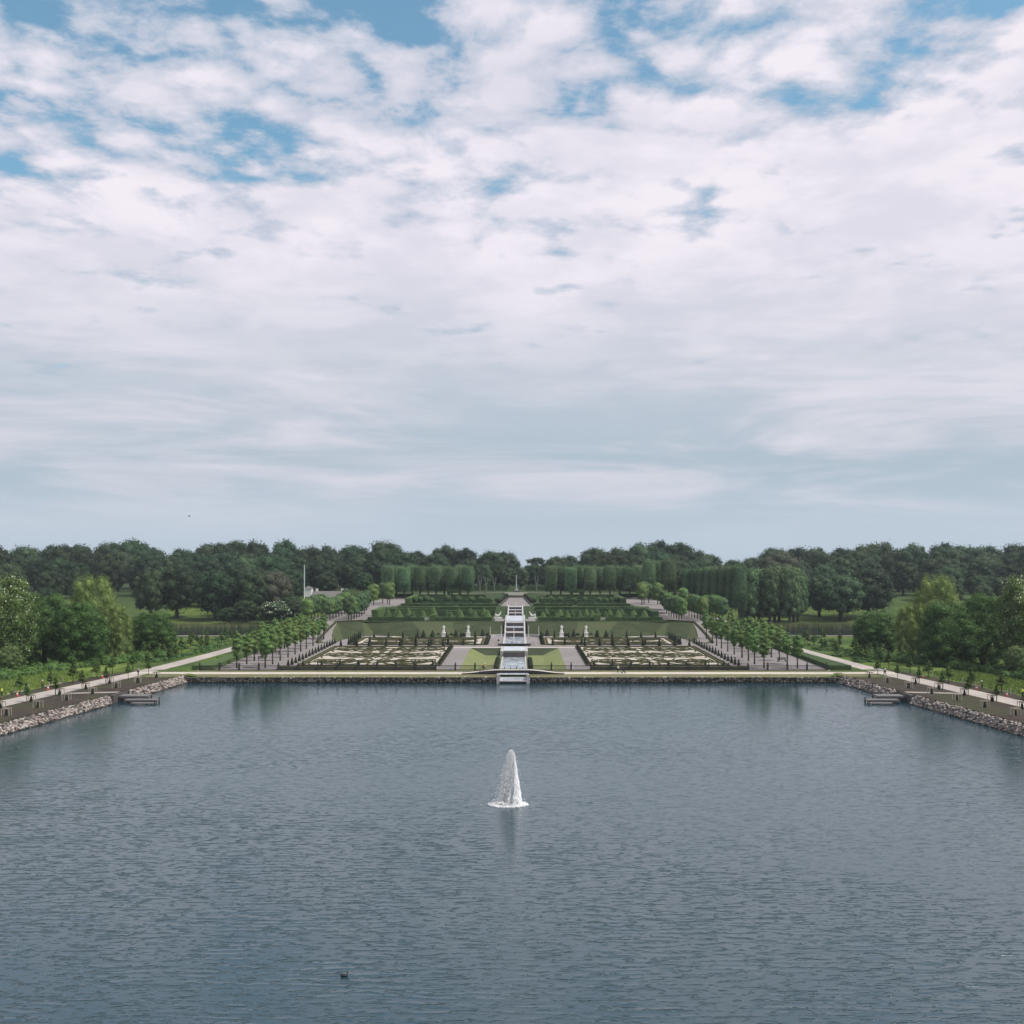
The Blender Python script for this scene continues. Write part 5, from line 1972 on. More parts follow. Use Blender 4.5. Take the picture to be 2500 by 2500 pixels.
V = (P[:, None, :] + iv[None] * (rg.uniform(0.02, 0.075, n)[:, None, None] * np.array([1.5, 1.0, 0.6]))).reshape(-1, 3)
F = (jf[None] + (np.arange(n) * len(iv))[:, None, None]).reshape(-1, 3)
mesh_obj('foam_ring', np_mesh('foam_ring', V, F, SPRAY), ft)
b = MB(); b.lathe([(0.25, -0.4), (0.25, 0.06), (0.1, 0.12)], n=10); b.build('nozzle', BLACK, ft)

# small jets along the cascade
jm = jet_mesh('jet', 1.0, 0.12, 500, 0.02, 11, 0.022, 0.6)
for nm, x, y, z, h, lab in (
        ('water_jet', -0.3, 297.0, 2.36, 3.6, 'thin white jet in the upper basin at the foot of the cascade steps'),
        ('water_jet', 0.0, 338, 6.0, 2.6, 'thin white jet in the pool between the two cascade flights'),
        ('water_jet', 0.1, 364, 8.45, 1.3, 'short white jet at the head of the cascade, middle one'),
        ('water_jet', -3.0, 364, 8.45, 1.2, 'short white jet at the head of the cascade, left one'),
        ('water_jet', 3.0, 364, 8.45, 1.2, 'short white jet at the head of the cascade, right one'),
        ('water_jet', -7.3, 302.4, 2.4, 2.9, 'tapering white jet in the round side pool left of the cascade steps'),
        ('water_jet', 7.0, 302.4, 2.4, 3.1, 'tapering white jet in the round side pool right of the cascade steps'),
        ('water_jet', -4.0, 299, 2.4, 3.4, 'tall thin jet close to the left wall of the cascade steps'),
        ('water_jet', 4.0, 299, 2.4, 3.4, 'tall thin jet close to the right wall of the cascade steps')):
    o = mesh_obj(nm, jm, loc=(x, y, z))
    o.scale = (1.5, 1.5, h)
    tag(o, lab, 'fountain', 'small jets of the cascade')

# ------------------------------------------------------------------ landing stages
for s in (-1, 1):
    sd = 'right' if s > 0 else 'left'
    st = empty('landing_stage', (s * 70.2, 180.5, 0))
    tag(st, 'dark timber landing stage on the %s shore, its platform reaching into the lake' % sd, 'landing stage')
    def B(nm, x, y, z, sx, sy, sz, m):
        b = MB(); b.box((-s * x, y, z), (sx, sy, sz)); return b.build(nm, m, st)
    B('retaining_wall', 0.4, 0.6, 0.7, 1.2, 6.6, 1.5, WOODD)
    B('deck', 3.4, 0.8, 0.98, 5.2, 2.6, 0.14, WOODG)
    B('step', 5.6, -1.6, 0.55, 5.6, 1.6, 0.14, WOODG)
    B('step', 6.6, -3.6, 0.22, 4.2, 1.0, 0.12, WOODG)
    for x, y in ((1.2, -0.4), (5.9, -0.4), (5.9, 2.0), (3.2, -2.3), (8.3, -2.3), (8.3, -0.9), (4.6, -4.0), (8.6, -4.0)):
        B('pile', x, y, 0.3 if y > -1 else 0.1, 0.22, 0.22, 1.2 if y > -1 else 0.7, WOODD)
    B('fender_beam', 3.6, -0.62, 0.8, 5.6, 0.16, 0.26, WOODD)
    B('fender_beam', 5.6, -2.5, 0.38, 5.8, 0.16, 0.24, WOODD)

# ------------------------------------------------------------------ tree guards, stakes, cones
gp = empty('tree_guard')
for x in (-0.55, 0.55):
    for y in (-0.45, 0.45):
        b = MB(); b.box((x, y, 0.5), (0.085, 0.085, 1.2)); b.build('post', WOODP, gp)
for y in (-0.45, 0.45):
    b = MB(); b.box((0, y, 1.07), (1.2, 0.05, 0.13)); b.build('rail', WOODP, gp)
b = MB(); b.lathe([(0.26, 0.0), (0.22, 0.35), (0.14, 0.75), (0.05, 1.0)], n=9, jit=0.2, rnd=rnd); b.build('young_shrub', YEW, gp)
gpu = False
for s in (-1, 1):
    sd = 'right' if s > 0 else 'left'
    spots = []
    for i in range(8):
        y = 146 + i * 8.2
        spots.append((s * (lake_edge(y) + 4.2), y, 'nearer the boulders'))
    for i in range(5):
        y = 161 + i * 8.1
        spots.append((s * (bank_path_x(y) - 3.3), y, 'nearer the path'))
    cnt = {}
    for x, y, where in spots:  # noqa
        cnt[where] = cnt.get(where, 0) + 1
        o = gp if not gpu else copy_tree(gp)
        gpu = True
        o.location = (x, y, 1.56)
        o.rotation_euler = (0, 0, rnd.uniform(-.15, .15))
        tag(o, '%s pale timber tree guard from the near end, row %s, %s shore' % (nth(cnt[where]), where, sd), 'tree guard', 'timber guards around new shrubs')
    for i in range(9):
        y = 168 + i * 5.3
        x = s * (bank_path_x(y) + 5.6 + (i % 2) * 0.6)
        b = MB(); b.box((0, 0, 0.5), (0.14, 0.14, 1.25)); 
        if i == 0 and s < 0: stk = b.build('timber_stake', WOODP); o = stk
        else: o = stk.copy(); col.objects.link(o)
        o.location = (x, y, 1.56)
        tag(o, '%s bare pale stake from the near end, outer side of the %s bank path' % (nth(i + 1), sd), 'stake', 'bare stakes beside the bank paths')
    # boards edging the outer soil
    for i in range(3):
        y = 170 + i * 11
        b = MB(); x = bank_path_x(y) + 6.3
        b.box((s * x, y, 1.62), (0.12, 6.5, 0.22), rz=s * R(7))
        tag(b.build('edging_board', WOODP), '%s pale board from the near end edging the soil, %s shore' % (nth(i + 1), sd), 'board')
    for i, (y, d) in enumerate(((175.5, 3.0), (184.2, 2.9), (203, 3.2))):
        root = empty('marker_cone', (s * (bank_path_x(y) + d), y, 1.57))
        tag(root, '%s small red marker cone from the near end beside the %s bank path' % (nth(i + 1), sd), 'marker cone', 'red cones beside the bank paths')
        b = MB(); b.box((0, 0, 0.03), (0.6, 0.6, 0.06)); b.build('base', RED, root)
        b = MB(); b.lathe([(0.22, 0.05), (0.15, 0.4), (0.07, 0.7)], n=10); b.build('body', RED, root)
        b = MB(); b.lathe([(0.165, 0.38), (0.13, 0.52)], n=10); b.build('band', C_WHITE, root)

# ------------------------------------------------------------------ tree prototypes
def pick(lst, i): return lst[i % len(lst)]


def place_tree(proto_state, x, y, z, sx, sz, label, group, rz=None, sy=None):
    """proto_state: dict(list, used)"""
    lst, usedl = proto_state
    k = rnd.randrange(len(lst))
    if not usedl[k]:
        o = lst[k]; usedl[k] = True
    else:
        o = copy_tree(lst[k])
    o.location = (x, y, z)
    o.scale = (sx, sy or sx, sz)
    o.rotation_euler = (0, 0, rnd.uniform(0, 6.28) if rz is None else rz)
    tag(o, label, 'tree', group)
    return o


def protos_of(fn, n): return ([fn(i) for i in range(n)], [False] * n)


# unit trees: height 10
def forest_proto(i):
    r_ = random.Random(100 + i)
    bl = dome_blobs(r_, 0.9, 10.0, 7.6, 24)
    return make_tree('woodland_tree', 5.0, 0.28, crown_mesh('crown', bl, 9000, 0.17, L_FOREST if i % 2 else L_DEEP, 100 + i, jitter=0.24, core=0.78, lo=-0.3, nrm_rand=0.9), None, r_, 5, 2.2)


def open_proto(i):
    r_ = random.Random(300 + i)
    bl = []
    for k in range(30):
        a = k * 2.4 + r_.uniform(-.3, .3)
        t = (k + 0.5) / 30
        zz = 9.3 - 8.0 * t + r_.uniform(-.5, .5)
        rr = 3.0 * math.sin(math.pi * (0.18 + 0.6 * t)) * r_.uniform(0.6, 1.05)
        bl.append((math.cos(a) * rr, math.sin(a) * rr, zz, r_.uniform(0.8, 1.3), r_.uniform(0.8, 1.3), r_.uniform(0.6, 0.95)))
    return make_tree('woodland_tree', 6.5, 0.26, crown_mesh('crown', bl, 7000, 0.17, L_FOREST, 300 + i, core=0.72, jitter=0.25, nrm_rand=0.9), None, r_, 9, 2.8)


def clipped_proto(i):
    r_ = random.Random(400 + i)
    bl = [(0, 0, 5.9, 2.0, 2.0, 3.8)]
    for k in range(16):
        bl.append((r_.uniform(-1.0, 1.0), r_.uniform(-1.0, 1.0), r_.uniform(2.9, 8.9), r_.uniform(.8, 1.3), r_.uniform(.8, 1.3), r_.uniform(.6, .95)))
    return make_tree('clipped_lime', 3.2, 0.3, crown_mesh('crown', bl, 9000, 0.13, L_CLIP, 400 + i, p=7.0, lo=-1, jitter=0.10, core=0.88, nrm_rand=0.8), None, r_, 3, 0.8)


def massive_proto(i):
    r_ = random.Random(450 + i)
    bl = [(0, 0, 5.8, 2.5, 2.5, 3.9)]
    for k in range(26):
        a = k * 2.4
        t = k / 25
        zz = 9.3 - 7.6 * t
        rr = 2.1 * (0.55 if t < 0.08 else 1.0)
        q = r_.uniform(0.55, 1.0)
        bl.append((math.cos(a) * rr, math.sin(a) * rr, zz, q, q, q * r_.uniform(.8, 1.2)))
    return make_tree('rounded_lime', 3.0, 0.4, crown_mesh('crown', bl, 11000, 0.13, L_CLIP, 450 + i, p=2.6, lo=-1, jitter=0.2, core=0.84, nrm_rand=0.9), None, r_, 3, 0.8)


def lime_proto(i):
    r_ = random.Random(500 + i)
    bl = []
    for k in range(17):
        t = k / 16
        a = k * 2.4 + r_.uniform(-.5, .5)
        zz = 3.3 + 6.0 * t + r_.uniform(-.15, .15)
        wv = 1.42 * math.sin(math.pi * (0.20 + 0.68 * t))
        rr = wv * 0.55 * r_.uniform(0.4, 1.15)
        q = wv * r_.uniform(0.40, 0.72)
        bl.append((math.cos(a) * rr, math.sin(a) * rr, zz, q, q, q * r_.uniform(0.7, 1.0)))
    return make_tree('young_lime', 5.5, 0.15, crown_mesh('crown', bl, 4600, 0.14, L_LIME, 500 + i, core=0.68, jitter=0.22, lo=-0.6), None, r_, 4, 0.9)


def ramp_proto(i):
    r_ = random.Random(600 + i)
    bl = [(0, 0, 6.0, 2.1, 2.1, 3.6)]
    for k in range(9):
        a = k * 2.4
        bl.append((math.cos(a) * 1.2, math.sin(a) * 1.2, 3.6 + k * 0.6, 1.25, 1.25, 1.0))
    return make_tree('avenue_lime', 3.6, 0.19, crown_mesh('crown', bl, 3000, 0.19, L_LIME if i % 2 else L_CLIP, 600 + i, p=2.5, core=0.86, jitter=0.1, lo=-1), None, r_, 3, 0.8)


def sapling_proto(i):
    r_ = random.Random(700 + i)
    bl = []
    for k in range(9):
        a = k * 2.4
        t = k / 8
        rr = 1.5 * (1 - t) ** 0.8 * 0.55
        bl.append((math.cos(a) * rr, math.sin(a) * rr, 4.4 + 4.9 * t, 1.0 * (1 - t * 0.7), 1.0 * (1 - t * 0.7), 0.75))
    return make_tree('young_tree', 5.0, 0.12, crown_mesh('crown', bl, 700, 0.30, L_SAP, 700 + i, core=0.55, jitter=0.25, lo=-1), None, r_, 4, 0.9)


FOREST = protos_of(forest_proto, 6)
OPEN = protos_of(open_proto, 3)
CLIP = protos_of(clipped_proto, 4)
MASSIVE = protos_of(massive_proto, 3)
LIME = protos_of(lime_proto, 4)
RAMPT = protos_of(ramp_proto, 4)
SAP = protos_of(sapling_proto, 3)

# young limes on the avenues
for s in (-1, 1):
    sd = 'right' if s > 0 else 'left'
    for r, xr in enumerate((53.7, 60.8)):
        xr2 = xr if s > 0 else xr - (0.3 if r == 0 else 1.2)
        for i in range(10):
            y = 220.0 + i * 7.35
            if y > 284 and r == 0 and i == 9: pass
            z = interp(y, RAMP)
            h = rnd.uniform(7.3, 9.0)
            wv = rnd.uniform(0.86, 1.08)
            place_tree(LIME, s * xr2 + rnd.uniform(-.3, .3), y + rnd.uniform(-.5, .5), z, wv, h / 10, '%s young lime from the fence in the %s row of the %s avenue' % (nth(i + 1), ('inner', 'outer')[r], sd), 'young limes of the lower avenues')
    # third partial row nearer the hedge on the slope, behind
    for i in range(5):
        y = 252 + i * 7.4
        place_tree(LIME, s * (65.2 if s > 0 else 62.4), y, interp(y, RAMP), 1.0, rnd.uniform(0.68, 0.78), '%s young lime from the fence close to the outer hedge of the %s avenue' % (nth(i + 1), sd), 'young limes of the lower avenues')
    # avenue on the first terrace
    for r, xr in enumerate((51.8, 58.6, 64.5)):
        for i in range(8 if r < 2 else 6):
            y = 318.5 + i * 5.4
            z = interp(y, RAMP)
            h = rnd.uniform(7.2, 8.2)
            place_tree(RAMPT, s * xr, y, z, rnd.uniform(0.72, 0.82), h / 10, '%s clipped lime from the lake end, %s row of the %s first-terrace avenue' % (nth(i + 1), ('inner', 'middle', 'outer')[r], sd), 'limes of the first terrace avenues')
    for i, (x, y) in enumerate(((45.5, 369), (47.5, 379), (51.5, 371), (50, 385))):
        place_tree(RAMPT, s * x, y, interp(y, RAMP), 0.85, rnd.uniform(0.75, 0.88), '%s rounded lime from the lake beside the second terrace, %s side' % (nth(i + 1), sd), 'limes beside the second terrace')

# tall clipped columns behind the terraces
def clip_row(pts, label, group, wid=None, state=None):
    for i, (x, y, zb, h, wv) in enumerate(pts):
        place_tree(state or CLIP, x, y, zb, wv, h / 9.8, label % nth(i + 1), group, rz=rnd.uniform(-.2, .2))


def px_x(px, D): return (px - 1267) * D / 2500 + 1.2
def px_z(py, D): return CAMZ - (py - 1365) * D / 2500


row = []
for i in range(11):
    px = 948 + i * 19.5
    D = 424 - abs(i - 5) * 1.0 + (i % 2) * 7
    zt = px_z(1379 + (i % 3) * 2, D)
    zb = ground_z(px_x(px, D), D) if abs(px_x(px, D)) > 44 else 9.0
    row.append((px_x(px, D), D, zb, zt - zb, rnd.uniform(1.15, 1.35)))
clip_row(row, '%s tall clipped lime column from the left, behind the second terrace, left half', 'tall clipped limes left of the obelisk')
row = []
for i in range(13):
    px = 1345 + i * 24.0
    D = 424 + (i % 2) * 6 - max(0, i - 8) * 4
    zt = px_z(1379 + (i % 3) * 2 - (15 if i >= 10 else 0), D)
    zb = ground_z(px_x(px, D), D) if abs(px_x(px, D)) > 44 else 9.0
    row.append((px_x(px, D), D, zb, zt - zb, rnd.uniform(1.2, 1.45)))
clip_row(row, '%s tall clipped lime column from the left, behind the second terrace, right half', 'tall clipped limes right of the obelisk')
row = []
for i in range(8):
    px = 1682 + i * 17.5
    D = 402 - i * 4.5
    zt = px_z(1388 - i * 1.4, D)
    zb = ground_z(px_x(px, D), D)
    row.append((px_x(px, D), D, zb, zt - zb, rnd.uniform(1.15, 1.35)))
clip_row(row, '%s column from the left in the clipped group right of the second terrace', 'clipped lime group right of the second terrace')
row = []
for i in range(9):
    px = 1830 + i * 23
    D = 372 - i * 3.2
    zt = px_z(1392 - (6 if i in (3, 4, 5, 6) else 0), D)
    x = px_x(px, D)
    row.append((x, 374 + (i % 3) * 3, ground_z(x, 376), zt - ground_z(x, 376) + 0.0, 1.35))
clip_row(row, '%s tree from the left in the massive rounded group beyond the right pond shore', 'massive rounded limes above the right pond', state=MASSIVE)

# ------------------------------------------------------------------ woodland
SKY = [(-60, 1328), (0, 1328), (40, 1330), (110, 1333), (170, 1318), (220, 1325), (300, 1320), (330, 1316), (380, 1334), (400, 1336), (470, 1331),
       (520, 1325), (590, 1313), (650, 1318), (690, 1312), (720, 1327), (760, 1330), (800, 1325), (870, 1330), (940, 1320), (970, 1325), (1010, 1340),
       (1045, 1330), (1080, 1322), (1120, 1330), (1150, 1345), (1180, 1334), (1230, 1346), (1262, 1354), (1290, 1360), (1320, 1356), (1350, 1351), (1390, 1356),
       (1405, 1371), (1432, 1371), (1447, 1340), (1475, 1326), (1500, 1337), (1540, 1326), (1580, 1321), (1600, 1312), (1640, 1318), (1680, 1330), (1720, 1344),
       (1757, 1362), (1800, 1366), (1840, 1360), (1870, 1345), (1890, 1335), (1930, 1332), (2050, 1330), (2100, 1333), (2150, 1320), (2190, 1316),
       (2230, 1324), (2330, 1318), (2380, 1334), (2440, 1328), (2500, 1327), (2560, 1328)]


def forest_row(name, group, D0, dD, step, dy, where, x_from=-60, x_to=2570, skip=None, state=FOREST, wfac=1.0):
    px = x_from
    i = 0
    while px < x_to:
        if not (skip and skip(px)):
            i += 1
            D = D0 + rnd.uniform(-dD, dD)
            top = interp(px, SKY) + dy + rnd.uniform(-3, 5) * (1 if dy == 0 else 2.2)
            x = px_x(px, D)
            zb = ground_z(x, D)
            h = max(9, px_z(top, D) - zb)
            h *= rnd.uniform(0.92, 1.08) if dy else 1
            wv = min(step * D / 2500 * wfac / 7.6 * rnd.uniform(1.2, 1.9), h / 10 * 1.12)
            st = state
            if state is FOREST and dy == 0 and 1240 < px < 1330: st = OPEN
            place_tree(st, x, D, zb - 0.3, max(wv, h / 10 * 0.62), h / 10, '%s crown from the left %s' % (nth(i), where), group)
        px += step * rnd.choice((0.62, 0.8, 1.0, 1.15, 1.35))


forest_row('sky', 'woodland trees on the skyline', 560, 14, 56, 0, 'along the woodland skyline')
forest_row('mid', 'woodland trees of the middle rank', 520, 10, 60, 18, 'in the woodland rank just under the skyline', skip=lambda p: 1150 < p < 1440 or 1760 < p < 1800)
forest_row('low', 'woodland trees of the lower rank', 478, 10, 62, 38, 'in the third woodland rank below the skyline',
           skip=lambda p: (1000 < p < 1440))
forest_row('base', 'woodland trees at the foot of the hill', 424, 6, 66, 92, 'at the foot of the woodland behind the ponds',
           skip=lambda p: (225 < p < 350 or 740 < p < 1990 or 2150 < p < 2262))
forest_row('front', 'woodland trees of the front rank', 448, 8, 66, 62, 'in the front woodland rank above the ponds',
           skip=lambda p: (235 < p < 345 or 930 < p < 1640 or 2160 < p < 2250))

# back of the obelisk: dark mass of trees behind the top hedge
for i, px in enumerate(range(1150, 1450, 30)):
    D = 500 + rnd.uniform(-6, 6)
    x = px_x(px, D)
    zb = 10.6
    top = 1376 + rnd.uniform(-6, 8)
    h = px_z(top, D) - zb
    place_tree(FOREST, x, D, zb - 0.5, 1.15, h / 10, '%s dark tree from the left behind the obelisk hedges' % nth(i + 1), 'dark trees behind the obelisk')

# middle-distance domes around the ponds
DOM = [
    (368, 1384, 80, 388, 'broad domed tree at the left edge of the grove behind the left pond'),
    (432, 1372, 95, 392, 'tallest rounded tree of the grove behind the left pond'),
    (525, 1386, 95, 384, 'rounded tree in the middle of the grove behind the left pond'),
    (575, 1378, 70, 398, 'small rounded crown between two domes behind the left pond'),
    (618, 1392, 90, 385, 'rounded tree right of the middle of the grove behind the left pond'),
    (600, 1462, 60, 374, 'low dark bush tree in front of the left grove'),
    (560, 1480, 50, 373, 'lower shrub tree by the water left of the flowering tree'),
    (720, 1462, 70, 378, 'dark rounded tree below the flagpole'),
    (765, 1464, 60, 384, 'dark rounded tree in front of the long roof'),
    (705, 1450, 60, 386, 'dark bushy crown just left of the flagpole'),
    (2052, 1398, 110, 384, 'tall rounded tree behind the right pond, left one'),
    (2120, 1382, 115, 392, 'tall rounded tree behind the right pond, right one'),
    (2000, 1400, 80, 396, 'rounded crown merging into the clipped group above the right pond'),
]
for px, top, wpx, D, lab in DOM:
    x = px_x(px, D)
    zb = ground_z(x, D)
    place_tree(FOREST, x, D, zb - 0.2, wpx * D / 2500 / 7.4, (px_z(top, D) - zb) / 10, lab, 'grove trees beside the ponds')
# olive-grey dome
r_ = random.Random(77)
cm_ = crown_mesh('crown', dome_blobs(r_, 0.8, 10, 8, 24), 9000, 0.17, L_COPPER, 77, jitter=0.16, core=0.8)
t = make_tree('broadleaf_tree', 4, 0.3, cm_, None, r_)
x = px_x(668, 388); t.location = (x, 388, ground_z(x, 388)); t.scale = (1.75, 1.75, 1.85)
tag(t, 'grey-olive domed tree at the right end of the left grove', 'tree')
t = copy_tree(t)
x = px_x(1905, 470); t.location = (x, 470, ground_z(x, 470)); t.scale = (2.3, 2.3, (px_z(1345, 470) - ground_z(x, 470)) / 10)
tag(t, 'grey-brown rounded tree rising behind the clipped limes on the right', 'tree')
# white-flowering tree
r_ = random.Random(78)
cm_ = crown_mesh('crown', dome_blobs(r_, 1.0, 10, 11, 12), 3600, 0.3, [L_DEEP, BLOSSOM], 78, blossom=0.28)
t = make_tree('flowering_tree', 3, 0.3, cm_, None, r_)
x = px_x(668, 370); t.location = (x, 373, ground_z(x, 373)); t.scale = (1.15, 1.15, 0.85)
tag(t, 'low dark tree with flat white flower clusters in front of the left grove', 'tree')

# near bank trees
def big_tree(kind, seed):
    r_ = random.Random(seed)
    if kind == 'chestnut':
        bl = [(0, 0, 5.4, 3.3, 3.3, 4.2)]
        for k in range(52):
            a = k * 2.4 + r_.uniform(-.3, .3)
            t = k / 51
            zz = 9.6 - 8.6 * t
            rr = 3.6 * math.sqrt(max(0.05, 1 - ((zz - 5.2) / 5.0) ** 2)) * 0.86
            q = r_.uniform(.45, 1.05)
            bl.append((math.cos(a) * rr, math.sin(a) * rr, zz, q, q, q * r_.uniform(.65, .95)))
        return make_tree('chestnut_tree', 4, 0.4, crown_mesh('crown', bl, 60000, 0.095, [L_CHEST, BLOSSOM], seed, lo=-0.3, blossom=0.10, jitter=0.34, core=0.66, nrm_rand=1.1), None, r_)
    if kind == 'willow':
        bl = [(0, 0, 5.0, 2.9, 2.9, 4.0)]
        for k in range(54):
            a = k * 2.4 + r_.uniform(-.4, .4)
            t = k / 53
            zz = 9.4 - 8.4 * t
            rr = 3.3 * math.sqrt(max(0.05, 1 - ((zz - 4.6) / 5.4) ** 2)) * 0.9
            q = r_.uniform(.4, .9)
            bl.append((math.cos(a) * rr, math.sin(a) * rr, zz, q, q, q * r_.uniform(1.0, 1.7)))
        return make_tree('willow_tree', 4, 0.4, crown_mesh('crown', bl, 60000, 0.085, L_WILLOW, seed, lo=-0.6, under=0.8, jitter=0.40, aspect=0.6, core=0.6, nrm_rand=1.1), None, r_)
    bl = [(0, 0, 5.0, 3.4, 3.4, 4.0)]
    for k in range(54):
        a = k * 2.4 + r_.uniform(-.35, .35)
        t = k / 53
        zz = 9.4 - 8.8 * t
        rr = 3.9 * math.sqrt(max(0.05, 1 - ((zz - 4.4) / 5.6) ** 2)) * 0.88
        q = r_.uniform(.5, 1.15)
        bl.append((math.cos(a) * rr, math.sin(a) * rr, zz, q, q, q * r_.uniform(.75, 1.0)))
    return make_tree('broadleaf_tree', 4, 0.4, crown_mesh('crown', bl, 60000, 0.10, L_NEAR, seed, lo=-0.3, jitter=0.36, core=0.66, nrm_rand=1.1), None, r_)


chn, wil, brd = big_tree('chestnut', 801), big_tree('willow', 802), big_tree('broad', 803)
first = {id(chn): True, id(wil): True, id(brd): True}


def put_big(proto, s, x, y, zb, w10, h10, rz, label, rx=0.0):
    o = proto if first[id(proto)] else copy_tree(proto)
    first[id(proto)] = False
    o.location = (s * x, y, zb - 0.3)
    o.scale = (w10, w10, h10)
    o.rotation_euler = (rx, 0, rz)
    tag(o, label, 'tree')


for s in (-1, 1):
    sd = 'right' if s > 0 else 'left'
    put_big(chn, s, 105.6 + (1.6 if s > 0 else 0), 213, 1.55, 1.62, 2.0, 0.4 * s, 'tall chestnut with white blossom spikes at the %s edge of the photo' % sd)
    put_big(brd, s, 96.0, 226, 1.55, 1.5, 1.42, 1.0 * s, 'wide dark green broadleaf tree in front of the %s willow' % sd)
    put_big(brd, s, 104.5, 228, 1.55, 1.35, 1.6, 2.0 * s, 'dark green broadleaf tree between the %s chestnut and willow' % sd)
    put_big(wil, s, 100.8, 245, 1.55, 1.62, 1.95, 0.2 * s, 'pale yellow-green willow rising over the dark trees, %s shore' % sd)
    put_big(wil, s, 94.5, 243, 1.55, 1.15, 1.30, 1.9 * s, 'lower pale willow leaning towards the garden, %s shore' % sd)
    put_big(brd, s, 92.5, 262, 1.55, 1.38, 1.03, 2.8 * s, 'round dark green bush-like tree beside the %s pond' % sd)
    put_big(brd, s, 122, 245, 1.55, 1.7, 1.6, 0.8 * s, 'dark tree half hidden behind the %s chestnut' % sd)
    put_big(chn, s, 101.6, 206.5, 1.55, 0.62, 0.62, 1.4 * s, 'small bushy tree at the foot of the %s chestnut' % sd)

# low shrub belt under the trees (one mass of undergrowth)
def shrub_belt(s):
    rgs = np.random.default_rng(50 + s)
    bl = []
    for i in range(46):
        y = 196 + i * 1.15
        x = interp(y, [(196, 101), (212, 99), (226, 92.5), (250, 84)]) + rgs.uniform(-1.5, 2.2)
        r0 = rgs.uniform(1.0, 1.9)
        bl.append((s * x, y, 1.9, r0 * 1.2, r0 * 1.2, r0 * rgs.uniform(0.7, 1.15)))
    o = mesh_obj('shrub_belt', crown_mesh('shrub_belt', bl, 9000, 0.26, L_SAP, 60 + s, lo=-0.1, jitter=0.15))
    tag(o, 'low belt of mixed green undergrowth along the foot of the %s shore trees' % ('right' if s > 0 else 'left'), 'undergrowth', kind='stuff')
    bl = []
    for i in range(70):
        x = 69 + rgs.uniform(0, 22)
        y = 232 + rgs.uniform(0, 76)
        if abs(x - bank_path_x(y)) < 3.2: x += 6.5
        r0 = rgs.uniform(0.6, 1.2)
        bl.append((s * x, y, 1.75, r0 * 1.5, r0 * 1.5, r0 * 0.8))
    o = mesh_obj('meadow_growth', crown_mesh('meadow_growth', bl, 6000, 0.22, L_SAP, 70 + s, lo=-0.1, jitter=0.25, core=0.6))
    tag(o, 'tall rough herbs and nursery planting beyond the %s bank path' % ('right' if s > 0 else 'left'), 'undergrowth', kind='stuff')
    # reeds on the pond's far shore
    n = 5000
    x = rgs.uniform(86, 190, n); y = 369.5 + rgs.normal(0, 1.6, n)
    h = rgs.uniform(0.9, 1.9, n); w_ = 0.10
    P = np.stack([s * x, y, np.full(n, 0.3)], 1)
    a = rgs.uniform(0, 3.14, n)
    U = np.stack([np.cos(a), np.sin(a), np.zeros(n)], 1) * w_
    T = P + np.stack([rgs.normal(0, .15, n), rgs.normal(0, .15, n), h + 0.5], 1)
    V = np.stack([P - U, P + U, T], 1).reshape(-1, 3)
    o = mesh_obj('reed_bed', np_mesh('reed_bed', V, np.arange(n * 3).reshape(-1, 3), simple('reeds', (0.10, 0.13, 0.05), (0.17, 0.18, 0.09), 1.0)))
    tag(o, 'pale reed fringe along the far shore of the %s pond' % ('right' if s > 0 else 'left'), 'reeds', kind='stuff')


shrub_belt(-1); shrub_belt(1)

# meadow grass tufts
for s in (-1, 1):
    rgs = np.random.default_rng(90 + s)
    n = 16000
    y = rgs.uniform(150, 214, n)
    x = np.array([lake_edge(v) for v in y]) + rgs.uniform(18.4, 34, n)
    h = rgs.uniform(0.2, 0.55, n)
    P = np.stack([s * x, y, np.full(n, 1.54)], 1)
    a = rgs.uniform(0, 3.14, n)
    U = np.stack([np.cos(a), np.sin(a), np.zeros(n)], 1) * 0.09
    T = P + np.stack([rgs.normal(0, .1, n), rgs.normal(0, .1, n), h], 1)
    V = np.stack([P - U, P + U, T], 1).reshape(-1, 3)
    o = mesh_obj('meadow_grass', np_mesh('meadow_grass', V, np.arange(n * 3).reshape(-1, 3), simple('meadow_blades', (0.11, 0.175, 0.035), (0.17, 0.235, 0.055), 0.8)))
    tag(o, 'bright long meadow grass beyond the %s bank path' % ('right' if s > 0 else 'left'), 'grass', kind='stuff')

# saplings
for s in (-1, 1):
    sd = 'right' if s > 0 else 'left'
    for i in range(9):
        y = 152.4 + i * 8.1
        if y > 214: continue
        place_tree(SAP, s * (bank_path_x(y) - 2.9), y, 1.56, rnd.uniform(0.36, 0.46), rnd.uniform(0.30, 0.36), '%s young tree from the near end on the lake edge of the %s bank path' % (nth(i + 1), sd), 'young trees along the bank paths')
    for i in range(11):
        y = 156 + i * 7.8 + rnd.uniform(-1, 1)
        place_tree(SAP, s * (bank_path_x(y) + 4.4 + rnd.uniform(-.5, .8)), y, 1.56, rnd.uniform(0.45, 0.66), rnd.uniform(0.30, 0.42), '%s young tree from the near end on the outer side of the %s bank path' % (nth(i + 1), sd), 'young trees along the bank paths')
    for i in range(20):
        y = 236 + i * 3.6
        x = 78 + rnd.uniform(0, 14) * (0.5 if y < 250 else 1)
        place_tree(SAP, s * x, y, ground_z(s * x, y), rnd.uniform(0.4, 0.6), rnd.uniform(0.26, 0.42), '%s nursery tree counted away from the lake in the rough field, %s shore' % (nth(i + 1), sd), 'nursery trees in the rough fields')

